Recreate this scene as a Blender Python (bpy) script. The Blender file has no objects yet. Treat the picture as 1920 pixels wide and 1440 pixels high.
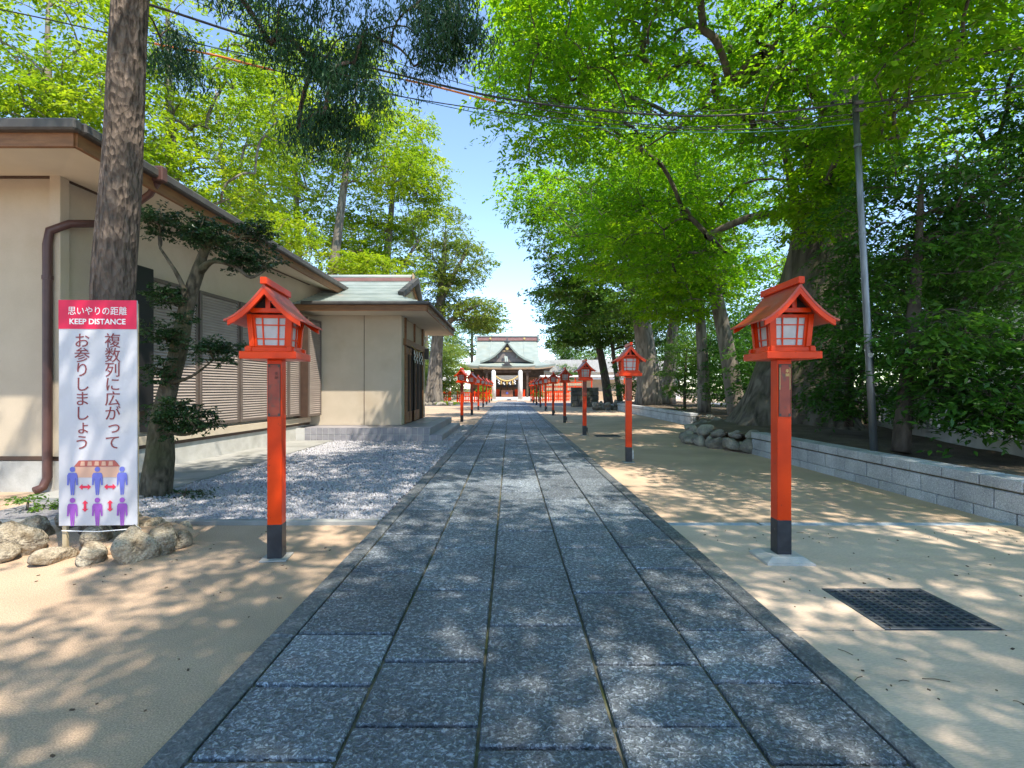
import bpy, math, random
import numpy as np
from mathutils import Vector, Matrix
R = math.radians
scene = bpy.context.scene
col = scene.collection
# ------------------------------------------------------------------ camera, light, exposure
CAM_H = 1.35; FPX = 950.0; VX = 956.0; HY = 728.0
cam_d = bpy.data.cameras.new('camera'); cam = bpy.data.objects.new('camera', cam_d); col.objects.link(cam)
cam.location = (0, 0, CAM_H); cam.rotation_euler = (R(90), 0, 0)
cam_d.sensor_width = 36; cam_d.lens = 36 * FPX / 1920
cam_d.shift_x = (960 - VX) / 1920; cam_d.shift_y = (HY - 720) / 1920
cam_d.clip_start = 0.05; cam_d.clip_end = 3000
scene.camera = cam
SUN = Vector((0.40, -0.42, 1.0)).normalized()
world = bpy.data.worlds.new('World'); scene.world = world; world.use_nodes = True
wn = world.node_tree.nodes; wl = world.node_tree.links
bg = wn['Background']; sky = wn.new('ShaderNodeTexSky'); sky.sky_type = 'NISHITA'; sky.sun_disc = False
sky.sun_elevation = math.asin(SUN.z); sky.sun_rotation = math.atan2(SUN.x, SUN.y)
sky.air_density = 1.0; sky.dust_density = 0.0; sky.ozone_density = 1.8; sky.altitude = 1200
wl.new(sky.outputs[0], bg.inputs[0]); bg.inputs[1].default_value = 0.15
sl = bpy.data.lights.new('sun', 'SUN'); sl.energy = 3.3; sl.angle = R(0.55); sl.color = (1.0, 0.92, 0.79)
so = bpy.data.objects.new('sun', sl); col.objects.link(so)
so.rotation_euler = SUN.to_track_quat('Z', 'Y').to_euler(); so.location = (10, -10, 30)
vs = scene.view_settings; vs.view_transform = 'Standard'; vs.look = 'None'; vs.gamma = 1; vs.use_curve_mapping = False
vs.exposure = 1.48
scene.cycles.max_bounces = 6; scene.cycles.diffuse_bounces = 3; scene.cycles.transparent_max_bounces = 6
scene.cycles.transmission_bounces = 4; scene.cycles.glossy_bounces = 2
scene.cycles.use_denoising = True

def P(px, py, Y):
    return Vector(((px - VX) / FPX * Y, Y, CAM_H + (HY - py) / FPX * Y))

# ------------------------------------------------------------------ materials
MATS = {}
def mat(name, c1, c2=None, scale=4.0, rough=0.7, bump=0.0, bscale=60.0, spec=0.4, metal=0.0, rnd=0.0, stretch=(1, 1, 1),
        ramp=(0.35, 0.65), fine=0.0, fscale=250.0, c3=None, s3=1.0, ramp3=(0.5, 0.7), bdist=0.01, coat=0.0):
    """procedural surface: two colours by noise, optional stain colour, fine grain and relief, all in world position"""
    m = bpy.data.materials.new(name); m.use_nodes = True
    n = m.node_tree.nodes; l = m.node_tree.links; p = n['Principled BSDF']
    geo = n.new('ShaderNodeNewGeometry'); mp = n.new('ShaderNodeMapping'); mp.inputs['Scale'].default_value = stretch
    l.new(geo.outputs['Position'], mp.inputs[0])
    def noise(s, d=5.0):
        t = n.new('ShaderNodeTexNoise'); t.inputs['Scale'].default_value = s; t.inputs['Detail'].default_value = d
        l.new(mp.outputs[0], t.inputs['Vector']); return t
    def rampn(src, a, b, ca=(0, 0, 0, 1), cb=(1, 1, 1, 1)):
        r = n.new('ShaderNodeValToRGB'); r.color_ramp.elements[0].position = a; r.color_ramp.elements[1].position = b
        r.color_ramp.elements[0].color = ca; r.color_ramp.elements[1].color = cb
        l.new(src, r.inputs[0]); return r
    def mix(f, a, b, mode='MIX'):
        x = n.new('ShaderNodeMix'); x.data_type = 'RGBA'; x.blend_type = mode
        for sock, v in ((x.inputs[0], f), (x.inputs[6], a), (x.inputs[7], b)):
            if hasattr(v, 'is_linked'): l.new(v, sock)
            else: sock.default_value = v
        return x.outputs[2]
    C4 = lambda c: (c[0], c[1], c[2], 1)
    cur = None
    if c2 is not None:
        t = noise(scale); cur = rampn(t.outputs['Fac'], ramp[0], ramp[1], C4(c1), C4(c2)).outputs[0]
    else:
        rgb = n.new('ShaderNodeRGB'); rgb.outputs[0].default_value = C4(c1); cur = rgb.outputs[0]
    if c3 is not None:
        t3 = noise(s3, 4.0); r3 = rampn(t3.outputs['Fac'], ramp3[0], ramp3[1])
        cur = mix(r3.outputs[0], cur, C4(c3))
    if fine > 0:
        tf = noise(fscale, 2.0); rf = rampn(tf.outputs['Fac'], 0.3, 0.7, (1 - fine,) * 3 + (1,), (1 + fine,) * 3 + (1,))
        cur = mix(1.0, cur, rf.outputs[0], 'MULTIPLY')
    if rnd > 0:
        oi = n.new('ShaderNodeObjectInfo'); rr = rampn(oi.outputs['Random'], 0, 1, (1 - rnd,) * 3 + (1,), (1 + rnd,) * 3 + (1,))
        cur = mix(1.0, cur, rr.outputs[0], 'MULTIPLY')
    l.new(cur, p.inputs['Base Color'])
    p.inputs['Roughness'].default_value = rough; p.inputs['Metallic'].default_value = metal
    p.inputs['Specular IOR Level'].default_value = spec; p.inputs['Coat Weight'].default_value = coat
    if bump > 0:
        tb = noise(bscale, 4.0); b = n.new('ShaderNodeBump'); b.inputs['Strength'].default_value = bump
        b.inputs['Distance'].default_value = bdist; l.new(tb.outputs['Fac'], b.inputs['Height']); l.new(b.outputs[0], p.inputs['Normal'])
    MATS[name] = m; return m

def leafmat(name, cols, tcol, tfac=0.45, rough=0.45):
    m = bpy.data.materials.new(name); m.use_nodes = True
    n = m.node_tree.nodes; l = m.node_tree.links; p = n['Principled BSDF']; out = n['Material Output']
    geo = n.new('ShaderNodeNewGeometry'); r = n.new('ShaderNodeValToRGB')
    while len(r.color_ramp.elements) < len(cols): r.color_ramp.elements.new(0.5)
    for i, c in enumerate(cols):
        e = r.color_ramp.elements[i]; e.position = i / (len(cols) - 1); e.color = (c[0], c[1], c[2], 1)
    # colour drifts from bough to bough and from leaf to leaf
    nz = n.new('ShaderNodeTexNoise'); nz.inputs['Scale'].default_value = 0.55; nz.inputs['Detail'].default_value = 2
    l.new(geo.outputs['Position'], nz.inputs['Vector'])
    ad = n.new('ShaderNodeMath'); ad.operation = 'MULTIPLY_ADD'; ad.inputs[1].default_value = 0.5
    l.new(geo.outputs['Random Per Island'], ad.inputs[0])
    mr = n.new('ShaderNodeMapRange'); mr.inputs[1].default_value = 0.32; mr.inputs[2].default_value = 0.68
    mr.inputs[3].default_value = 0.0; mr.inputs[4].default_value = 0.5
    l.new(nz.outputs['Fac'], mr.inputs[0]); l.new(mr.outputs[0], ad.inputs[2]); l.new(ad.outputs[0], r.inputs[0])
    l.new(r.outputs[0], p.inputs['Base Color']); p.inputs['Roughness'].default_value = rough
    p.inputs['Specular IOR Level'].default_value = 0.35
    tr = n.new('ShaderNodeBsdfTranslucent')
    mx = n.new('ShaderNodeMix'); mx.data_type = 'RGBA'; mx.blend_type = 'MULTIPLY'; mx.inputs[0].default_value = 1
    l.new(r.outputs[0], mx.inputs[6]); mx.inputs[7].default_value = (tcol[0], tcol[1], tcol[2], 1)
    l.new(mx.outputs[2], tr.inputs[0])
    ms = n.new('ShaderNodeMixShader'); ms.inputs[0].default_value = tfac
    l.new(p.outputs[0], ms.inputs[1]); l.new(tr.outputs[0], ms.inputs[2]); l.new(ms.outputs[0], out.inputs[0])
    MATS[name] = m; return m

def stonemat(name, dark, pale, wear_glint, sc=55.0, bump=0.8, rough=0.42, rnd=0.12, dist=0.012):
    """rough-hewn stone: chiselled relief, high points paler from wear and from sky glints put into the colour"""
    m = bpy.data.materials.new(name); m.use_nodes = True
    n = m.node_tree.nodes; l = m.node_tree.links; p = n['Principled BSDF']
    geo = n.new('ShaderNodeNewGeometry')
    def noise(s, d, dis=0.0):
        t = n.new('ShaderNodeTexNoise'); t.inputs['Scale'].default_value = s; t.inputs['Detail'].default_value = d
        t.inputs['Distortion'].default_value = dis; l.new(geo.outputs['Position'], t.inputs['Vector']); return t.outputs['Fac']
    a = noise(sc, 9.0, 1.1); b = noise(2.2, 3.0); c = noise(sc * 4, 2.0); big = noise(sc * 0.42, 3.0, 0.4)
    def ramp(src, e):
        r = n.new('ShaderNodeValToRGB')
        while len(r.color_ramp.elements) < len(e): r.color_ramp.elements.new(0.5)
        for i, (q, cc) in enumerate(e): r.color_ramp.elements[i].position = q; r.color_ramp.elements[i].color = (cc[0], cc[1], cc[2], 1)
        l.new(src, r.inputs[0]); return r.outputs[0]
    base = ramp(a, [(0.30, dark), (0.56, pale), (0.60, wear_glint), (0.80, wear_glint)])
    var = ramp(b, [(0.3, (0.72, 0.72, 0.74)), (0.7, (1.2, 1.2, 1.2))])
    oi = n.new('ShaderNodeObjectInfo'); rr = ramp(oi.outputs['Random'], [(0, (1 - rnd,) * 3), (1, (1 + rnd,) * 3)])
    gr = ramp(c, [(0.3, (0.7,) * 3), (0.7, (1.3,) * 3)])
    cur = base
    for o in (var, rr, gr):
        x = n.new('ShaderNodeMix'); x.data_type = 'RGBA'; x.blend_type = 'MULTIPLY'; x.inputs[0].default_value = 1
        l.new(cur, x.inputs[6]); l.new(o, x.inputs[7]); cur = x.outputs[2]
    l.new(cur, p.inputs['Base Color'])
    ro = ramp(a, [(0.4, (0.75,) * 3), (0.62, (rough,) * 3)]); l.new(ro, p.inputs['Roughness'])
    bp = n.new('ShaderNodeBump'); bp.inputs['Strength'].default_value = bump; bp.inputs['Distance'].default_value = dist
    ad = n.new('ShaderNodeMath'); ad.operation = 'MULTIPLY_ADD'; ad.inputs[1].default_value = 1.6; l.new(big, ad.inputs[0]); l.new(a, ad.inputs[2])
    l.new(ad.outputs[0], bp.inputs['Height']); l.new(bp.outputs[0], p.inputs['Normal'])
    MATS[name] = m; return m

def barkmat(name, dark, pale, moss=None, sx=14.0, sz=2.2, bump=0.9, dist=0.03, pit=0.0):
    m = bpy.data.materials.new(name); m.use_nodes = True
    n = m.node_tree.nodes; l = m.node_tree.links; p = n['Principled BSDF']
    geo = n.new('ShaderNodeNewGeometry'); mp = n.new('ShaderNodeMapping'); mp.inputs['Scale'].default_value = (sx, sx, sz)
    l.new(geo.outputs['Position'], mp.inputs[0])
    t = n.new('ShaderNodeTexNoise'); t.inputs['Scale'].default_value = 1; t.inputs['Detail'].default_value = 7; t.inputs['Distortion'].default_value = 0.5
    l.new(mp.outputs[0], t.inputs['Vector'])
    r = n.new('ShaderNodeValToRGB'); r.color_ramp.elements[0].position = 0.36; r.color_ramp.elements[1].position = 0.62
    r.color_ramp.elements[0].color = (*dark, 1); r.color_ramp.elements[1].color = (*pale, 1); l.new(t.outputs['Fac'], r.inputs[0])
    cur = r.outputs[0]
    big = n.new('ShaderNodeTexNoise'); big.inputs['Scale'].default_value = 1.3; big.inputs['Detail'].default_value = 4
    l.new(geo.outputs['Position'], big.inputs['Vector'])
    rb = n.new('ShaderNodeValToRGB'); rb.color_ramp.elements[0].position = 0.45; rb.color_ramp.elements[1].position = 0.68
    l.new(big.outputs['Fac'], rb.inputs[0])
    x = n.new('ShaderNodeMix'); x.data_type = 'RGBA'; l.new(rb.outputs[0], x.inputs[0]); l.new(cur, x.inputs[6])
    mc = moss if moss else tuple(v * 0.6 for v in pale)
    x.inputs[7].default_value = (*mc, 1); cur = x.outputs[2]
    l.new(cur, p.inputs['Base Color']); p.inputs['Roughness'].default_value = 0.9; p.inputs['Specular IOR Level'].default_value = 0.2
    h = t.outputs['Fac']
    if pit > 0:
        mp2 = n.new('ShaderNodeMapping'); mp2.inputs['Scale'].default_value = (pit, pit, pit * 0.45); l.new(geo.outputs['Position'], mp2.inputs[0])
        v = n.new('ShaderNodeTexVoronoi'); v.inputs['Scale'].default_value = 1; l.new(mp2.outputs[0], v.inputs['Vector'])
        ad = n.new('ShaderNodeMath'); ad.operation = 'MULTIPLY_ADD'; ad.inputs[1].default_value = 0.8
        l.new(v.outputs['Distance'], ad.inputs[0]); l.new(h, ad.inputs[2]); h = ad.outputs[0]
    bp = n.new('ShaderNodeBump'); bp.inputs['Strength'].default_value = bump; bp.inputs['Distance'].default_value = dist
    l.new(h, bp.inputs['Height']); l.new(bp.outputs[0], p.inputs['Normal'])
    MATS[name] = m; return m

mat('sand', (0.40, 0.28, 0.19), (0.48, 0.345, 0.24), scale=1.3, rough=0.9, bump=0.5, bscale=110, fine=0.34, fscale=150, c3=(0.34, 0.25, 0.175), s3=0.9, ramp3=(0.48, 0.70), bdist=0.006)
mat('aggregate', (0.44, 0.31, 0.215), (0.53, 0.385, 0.27), scale=1.1, rough=0.9, bump=0.5, bscale=110, fine=0.38, fscale=150, c3=(0.34, 0.265, 0.19), s3=0.6, ramp3=(0.5, 0.75), bdist=0.006)
mat('concrete_pale', (0.58, 0.435, 0.325), (0.65, 0.50, 0.38), scale=0.9, rough=0.85, bump=0.2, bscale=60, fine=0.16, fscale=110, stretch=(0.5, 3, 1), c3=(0.46, 0.36, 0.275), s3=0.8, ramp3=(0.56, 0.8))
mat('asphalt', (0.12, 0.12, 0.13), (0.17, 0.17, 0.175), scale=3, rough=0.85, bump=0.3, bscale=200, fine=0.2)
mat('soil', (0.085, 0.06, 0.04), (0.15, 0.11, 0.075), scale=2.5, rough=0.95, bump=0.8, bscale=22, fine=0.4, fscale=90, bdist=0.04)
mat('mortar', (0.10, 0.095, 0.07), (0.17, 0.155, 0.115), scale=9, rough=0.95, bump=0.5, bscale=120, c3=(0.10, 0.12, 0.04), s3=2.5, ramp3=(0.52, 0.7))
stonemat('slab_stone', (0.072, 0.083, 0.095), (0.16, 0.184, 0.21), (0.36, 0.41, 0.46), sc=50.0, bump=1.0, dist=0.02, rough=0.36, rnd=0.24)  # palest colour is worn stone with bluish sky highlights painted in
stonemat('kerb_stone', (0.075, 0.08, 0.085), (0.13, 0.14, 0.145), (0.19, 0.20, 0.21), sc=38, bump=0.5)
stonemat('granite', (0.26, 0.27, 0.28), (0.42, 0.43, 0.44), (0.56, 0.565, 0.57), sc=90, bump=0.7, rough=0.6, rnd=0.08, dist=0.008)
mat('granite_strip', (0.30, 0.35, 0.41), (0.38, 0.44, 0.50), scale=20, rough=0.6, bump=0.2, bscale=200, fine=0.25)
mat('gravel_base', (0.20, 0.19, 0.20), (0.34, 0.33, 0.35), scale=40, rough=0.9, bump=1, bscale=60, bdist=0.03)
mat('gravel', (0.32, 0.31, 0.33), (0.46, 0.45, 0.47), scale=45, rough=0.75, rnd=0, spec=0.3)
mat('fieldstone', (0.16, 0.145, 0.125), (0.30, 0.27, 0.22), scale=5, rough=0.85, bump=1.0, bscale=20, rnd=0.35, fine=0.3, fscale=70, c3=(0.38, 0.34, 0.27), s3=3, ramp3=(0.55, 0.68), bdist=0.03)
mat('pale_stone', (0.28, 0.23, 0.165), (0.42, 0.36, 0.27), scale=6, rough=0.9, bump=1.0, bscale=22, rnd=0.2, fine=0.3, fscale=70, c3=(0.17, 0.13, 0.085), s3=7, ramp3=(0.52, 0.66), bdist=0.06, spec=0.2)
mat('dark_block', (0.085, 0.08, 0.07), (0.14, 0.13, 0.115), scale=6, rough=0.9, bump=0.6, bscale=30, rnd=0.2, c3=(0.09, 0.10, 0.05), s3=2)
mat('red_paint', (0.58, 0.036, 0.003), (0.74, 0.052, 0.003), scale=3.5, rough=0.34, bump=0.05, bscale=40, spec=0.22, c3=(0.22, 0.03, 0.015), s3=38, ramp3=(0.68, 0.74))
mat('red_roof', (0.40, 0.042, 0.016), (0.46, 0.06, 0.022), scale=8, rough=0.42, spec=0.5, bump=0.04, bscale=30, c3=(0.30, 0.075, 0.055), s3=4, ramp3=(0.5, 0.75))
mat('black_paint', (0.018, 0.02, 0.026), (0.03, 0.033, 0.04), scale=15, rough=0.4, c3=(0.16, 0.14, 0.12), s3=26, ramp3=(0.7, 0.74))
mat('paper_glass', (0.40, 0.38, 0.37), (0.48, 0.46, 0.45), scale=9, rough=0.25, spec=0.5, c3=(0.30, 0.28, 0.27), s3=16, ramp3=(0.62, 0.75))
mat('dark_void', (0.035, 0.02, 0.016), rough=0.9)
mat('plaque', (0.24, 0.035, 0.018), (0.32, 0.05, 0.022), scale=14, rough=0.4, c3=(0.14, 0.05, 0.03), s3=20, ramp3=(0.55, 0.7))
mat('plaque_frame', (0.08, 0.06, 0.05), rough=0.5, metal=0.4)
mat('gold', (0.62, 0.46, 0.16), rough=0.45, metal=0.3)
mat('ink', (0.10, 0.03, 0.02), rough=0.7)
mat('concrete', (0.40, 0.39, 0.36), (0.48, 0.47, 0.44), scale=6, rough=0.9, bump=0.25, bscale=90, fine=0.12, c3=(0.30, 0.29, 0.26), s3=3, ramp3=(0.55, 0.75))
mat('concrete_dark', (0.27, 0.27, 0.255), (0.34, 0.335, 0.315), scale=4, rough=0.9, bump=0.2, bscale=90, fine=0.15, c3=(0.2, 0.2, 0.18), s3=2)
mat('stucco', (0.485, 0.405, 0.305), (0.525, 0.44, 0.335), scale=3, rough=0.9, bump=0.15, bscale=260, fine=0.07, fscale=180, c3=(0.45, 0.36, 0.26), s3=1.2, ramp3=(0.58, 0.8))
mat('soffit', (0.62, 0.54, 0.42), (0.66, 0.58, 0.45), scale=2, rough=0.85)
mat('brown_wood', (0.19, 0.085, 0.035), (0.26, 0.12, 0.05), scale=4, rough=0.55, stretch=(1, 1, 6), fine=0.1, fscale=60)
mat('dark_trim', (0.06, 0.035, 0.025), (0.08, 0.045, 0.03), scale=6, rough=0.5)
mat('gutter', (0.055, 0.05, 0.048), (0.08, 0.075, 0.07), scale=6, rough=0.5)
mat('downpipe', (0.075, 0.035, 0.03), (0.095, 0.045, 0.038), scale=6, rough=0.4)
mat('shutter', (0.30, 0.245, 0.215), (0.345, 0.285, 0.25), scale=3, rough=0.45, rnd=0.05)
mat('shutter_frame', (0.10, 0.08, 0.07), (0.13, 0.10, 0.085), scale=5, rough=0.45)
mat('black_box', (0.012, 0.012, 0.013), rough=0.5)
mat('tile', (0.25, 0.24, 0.262), (0.31, 0.295, 0.315), scale=8, rough=0.4, rnd=0.07, fine=0.06)
mat('grout', (0.5, 0.49, 0.47), rough=0.9)
mat('metal_roof', (0.24, 0.285, 0.265), (0.33, 0.37, 0.345), scale=3, rough=0.45, spec=0.5, rnd=0.10, c3=(0.42, 0.33, 0.24), s3=1.7, ramp3=(0.63, 0.78), stretch=(0.6, 1, 1))
mat('slate_roof', (0.05, 0.053, 0.057), (0.075, 0.078, 0.08), scale=3, rough=0.5)
mat('ridge_metal', (0.25, 0.125, 0.11), (0.3, 0.16, 0.14), scale=4, rough=0.45)
mat('copper_green', (0.215, 0.26, 0.232), (0.27, 0.315, 0.28), scale=1.2, rough=0.6, rnd=0.06, c3=(0.25, 0.265, 0.21), s3=0.9, ramp3=(0.5, 0.72), stretch=(1, 1, 2))
mat('gable_wood', (0.17, 0.14, 0.13), (0.22, 0.185, 0.17), scale=3, rough=0.8)
mat('dark_timber', (0.055, 0.035, 0.025), (0.10, 0.065, 0.045), scale=4, rough=0.7)
mat('pale_timber', (0.42, 0.30, 0.19), (0.5, 0.37, 0.24), scale=4, rough=0.7)
mat('box_timber', (0.22, 0.085, 0.045), (0.27, 0.11, 0.06), scale=4, rough=0.6)
mat('white_paint', (0.76, 0.76, 0.75), (0.8, 0.8, 0.79), scale=3, rough=0.6)
mat('pillar_stone', (0.56, 0.55, 0.53), (0.66, 0.65, 0.62), scale=4, rough=0.75, fine=0.1)
mat('straw', (0.52, 0.36, 0.12), (0.62, 0.45, 0.18), scale=20, rough=0.8, bump=0.4, bscale=80)
mat('paper', (0.8, 0.8, 0.8), rough=0.8)
mat('grate_iron', (0.07, 0.08, 0.09), (0.10, 0.11, 0.125), scale=14, rough=0.5, metal=0.2)
mat('pit_black', (0.006, 0.006, 0.008), rough=0.95)
mat('galvanised', (0.12, 0.13, 0.137), (0.20, 0.21, 0.22), scale=5, rough=0.4, metal=0.75, stretch=(3, 3, 0.6))
mat('cable', (0.03, 0.03, 0.034), rough=0.6)
mat('cable_teal', (0.05, 0.16, 0.18), rough=0.6)
mat('cable_orange', (0.65, 0.20, 0.05), rough=0.55)
mat('sign_white', (0.50, 0.50, 0.54), (0.56, 0.56, 0.60), scale=2, rough=0.45, c3=(0.44, 0.44, 0.46), s3=2.2, ramp3=(0.5, 0.75), bump=0.5, bscale=3.2, bdist=0.03)
mat('sign_red', (0.66, 0.008, 0.06), rough=0.4)
mat('sign_text', (0.22, 0.04, 0.045), rough=0.5)
mat('sign_blue', (0.12, 0.14, 0.50), rough=0.5)
mat('sign_purple', (0.26, 0.07, 0.40), rough=0.5)
mat('sign_arrow', (0.70, 0.03, 0.08), rough=0.5)
mat('sign_tan', (0.60, 0.36, 0.26), rough=0.5)
mat('sign_maroon', (0.40, 0.10, 0.08), rough=0.5)
mat('stake_wood', (0.42, 0.33, 0.2), (0.5, 0.4, 0.26), scale=8, rough=0.8)
mat('house_white', (0.72, 0.71, 0.68), (0.76, 0.75, 0.72), scale=1, rough=0.8)
mat('white_lot', (0.62, 0.61, 0.59), (0.7, 0.69, 0.67), scale=1, rough=0.9)
mat('yellow_panel', (0.75, 0.52, 0.08), rough=0.6)
mat('litter', (0.07, 0.05, 0.03), (0.13, 0.085, 0.05), scale=30, rough=0.9)
mat('fence_stone', (0.34, 0.33, 0.31), (0.44, 0.43, 0.40), scale=4, rough=0.85, bump=0.3, bscale=60, rnd=0.08)
barkmat('bark_cedar', (0.045, 0.034, 0.027), (0.22, 0.165, 0.13), moss=(0.11, 0.083, 0.066), sx=24, sz=6.0, bump=1.0, dist=0.05, pit=30)
barkmat('bark_zelkova', (0.05, 0.042, 0.034), (0.19, 0.16, 0.13), moss=(0.075, 0.072, 0.04), sx=5, sz=0.7, bump=1.0, dist=0.07)
barkmat('bark_grey', (0.10, 0.085, 0.07), (0.28, 0.24, 0.20), sx=9, sz=1.8, bump=0.7)
barkmat('bark_dark', (0.05, 0.04, 0.032), (0.125, 0.10, 0.08), sx=12, sz=3, bump=0.7)
barkmat('bark_gnarled', (0.045, 0.038, 0.026), (0.135, 0.112, 0.078), moss=(0.075, 0.075, 0.035), sx=14, sz=7, bump=1.0, pit=18)
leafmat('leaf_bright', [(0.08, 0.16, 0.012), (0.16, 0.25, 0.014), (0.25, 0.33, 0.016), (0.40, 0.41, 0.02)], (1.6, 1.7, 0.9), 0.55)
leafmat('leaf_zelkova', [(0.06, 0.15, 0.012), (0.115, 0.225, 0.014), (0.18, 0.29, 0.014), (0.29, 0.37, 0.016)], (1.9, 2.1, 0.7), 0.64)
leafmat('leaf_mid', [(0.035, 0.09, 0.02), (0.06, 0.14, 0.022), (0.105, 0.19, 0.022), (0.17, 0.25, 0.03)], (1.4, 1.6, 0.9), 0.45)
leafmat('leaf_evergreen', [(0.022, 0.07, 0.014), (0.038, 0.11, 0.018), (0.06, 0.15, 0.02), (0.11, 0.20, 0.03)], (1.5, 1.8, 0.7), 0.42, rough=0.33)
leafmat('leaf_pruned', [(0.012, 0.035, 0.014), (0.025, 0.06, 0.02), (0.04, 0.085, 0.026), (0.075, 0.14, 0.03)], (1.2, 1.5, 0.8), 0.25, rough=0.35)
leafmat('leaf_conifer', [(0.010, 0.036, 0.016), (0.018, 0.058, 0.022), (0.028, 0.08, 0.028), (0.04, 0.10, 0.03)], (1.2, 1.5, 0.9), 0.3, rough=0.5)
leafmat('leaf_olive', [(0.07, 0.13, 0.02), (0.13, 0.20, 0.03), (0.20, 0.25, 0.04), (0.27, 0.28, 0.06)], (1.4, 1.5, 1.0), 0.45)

# ------------------------------------------------------------------ mesh helpers
class MB:
    def __init__(s): s.v = []; s.f = []
    def add(s, vs_, fs_, M=None):
        o = len(s.v)
        s.v.extend([tuple((M @ Vector(p)) if M is not None else p) for p in vs_])
        s.f.extend([tuple(i + o for i in q) for q in fs_]); return s
    def box(s, c, d, M=None, ch=0.0, taper=None):
        hx, hy, hz = d[0] / 2, d[1] / 2, d[2] / 2; cx, cy, cz = c
        if ch <= 0:
            vs_ = []
            for z in (-1, 1):
                tx = ty = 1.0
                if taper and z > 0: tx, ty = taper
                for x, y in ((-1, -1), (1, -1), (1, 1), (-1, 1)):
                    vs_.append((cx + x * hx * tx, cy + y * hy * ty, cz + z * hz))
            fs_ = [(3, 2, 1, 0), (4, 5, 6, 7), (0, 1, 5, 4), (1, 2, 6, 5), (2, 3, 7, 6), (3, 0, 4, 7)]
            return s.add(vs_, fs_, M)
        ch = min(ch, hx * .9, hy * .9, hz * .9)
        vs_ = []; idx = {}
        for x in (-1, 1):
            for y in (-1, 1):
                for z in (-1, 1):
                    tx = ty = 1.0
                    if taper and z > 0: tx, ty = taper
                    for a in range(3):
                        q = [(hx * tx - ch) * x, (hy * ty - ch) * y, (hz - ch) * z]
                        q[a] += (x, y, z)[a] * ch
                        idx[(x, y, z, a)] = len(vs_); vs_.append((cx + q[0], cy + q[1], cz + q[2]))
        fs_ = []
        I = lambda p, a: idx[(p[0], p[1], p[2], a)]
        for a in range(3):
            b, c2 = (a + 1) % 3, (a + 2) % 3
            for sg in (-1, 1):
                loop = []
                for sb, sc in ((-1, -1), (1, -1), (1, 1), (-1, 1)):
                    p = [0, 0, 0]; p[a] = sg; p[b] = sb; p[c2] = sc; loop.append(I(p, a))
                fs_.append(tuple(loop if sg > 0 else loop[::-1]))
            for sb in (-1, 1):
                for sc in (-1, 1):
                    p = [0, 0, 0]; q = [0, 0, 0]; p[a] = -1; q[a] = 1
                    p[b] = q[b] = sb; p[c2] = q[c2] = sc
                    quad = (I(p, b), I(q, b), I(q, c2), I(p, c2))
                    fs_.append(quad if sb * sc > 0 else quad[::-1])
        for x in (-1, 1):
            for y in (-1, 1):
                for z in (-1, 1):
                    t = (I((x, y, z), 0), I((x, y, z), 1), I((x, y, z), 2))
                    fs_.append(t if x * y * z > 0 else t[::-1])
        return s.add(vs_, fs_, M)
    def bar(s, a, b, w, h, ch=0.0, up=(0, 0, 1)):
        a = Vector(a); b = Vector(b); d = b - a; L = d.length; x = d.normalized(); u = Vector(up)
        if abs(x.dot(u)) > 0.98: u = Vector((0, 1, 0))
        y = u.cross(x).normalized(); z = x.cross(y)
        M = Matrix(((x.x, y.x, z.x, (a.x + b.x) / 2), (x.y, y.y, z.y, (a.y + b.y) / 2), (x.z, y.z, z.z, (a.z + b.z) / 2), (0, 0, 0, 1)))
        return s.box((0, 0, 0), (L, w, h), M, ch)
    def tube(s, pts, rad, n=10, caps=True, lobes=None):
        pts = [Vector(p) for p in pts]; N = len(pts); o = len(s.v)
        if not hasattr(rad, '__len__'): rad = [rad] * N
        t = (pts[1] - pts[0]).normalized(); u = t.orthogonal().normalized()
        for i, p in enumerate(pts):
            if i == 0: t2 = pts[1] - pts[0]
            elif i == N - 1: t2 = pts[i] - pts[i - 1]
            else: t2 = pts[i + 1] - pts[i - 1]
            t2.normalize(); u = (u - t2 * u.dot(t2)).normalized(); w = t2.cross(u)
            for k in range(n):
                a = 2 * math.pi * k / n; r = rad[i] * (lobes(i, a) if lobes else 1.0)
                q = p + u * (math.cos(a) * r) + w * (math.sin(a) * r); s.v.append(tuple(q))
        for i in range(N - 1):
            for k in range(n):
                a0 = o + i * n + k; a1 = o + i * n + (k + 1) % n
                s.f.append((a0, a1, a1 + n, a0 + n))
        if caps:
            s.f.append(tuple(o + k for k in range(n))[::-1]); s.f.append(tuple(o + (N - 1) * n + k for k in range(n)))
        return s
    def poly(s, outline, y0, y1, M=None):
        """extrude an x,z outline (counter-clockwise seen from -y) from y0 to y1"""
        n = len(outline); vs_ = [(x, y0, z) for x, z in outline] + [(x, y1, z) for x, z in outline]
        fs_ = [tuple(range(n)), tuple(range(2 * n - 1, n - 1, -1))]
        for i in range(n):
            j = (i + 1) % n; fs_.append((i, i + n, j + n, j))
        return s.add(vs_, fs_, M)
    def grid(s, rows):
        o = len(s.v); n = len(rows[0])
        for r_ in rows: s.v.extend([tuple(p) for p in r_])
        for i in range(len(rows) - 1):
            for k in range(n - 1):
                a = o + i * n + k; s.f.append((a, a + 1, a + n + 1, a + n))
        return s
    def mesh(s, name, m, smooth=False):
        me = bpy.data.meshes.new(name); me.from_pydata(s.v, [], s.f); me.materials.append(MATS[m])
        if smooth: me.polygons.foreach_set('use_smooth', [True] * len(me.polygons))
        me.update(); return me
    def build(s, name, m, parent=None, smooth=False, loc=None, rz=0.0):
        return link(name, s.mesh(name, m, smooth), parent, loc, rz)

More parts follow.
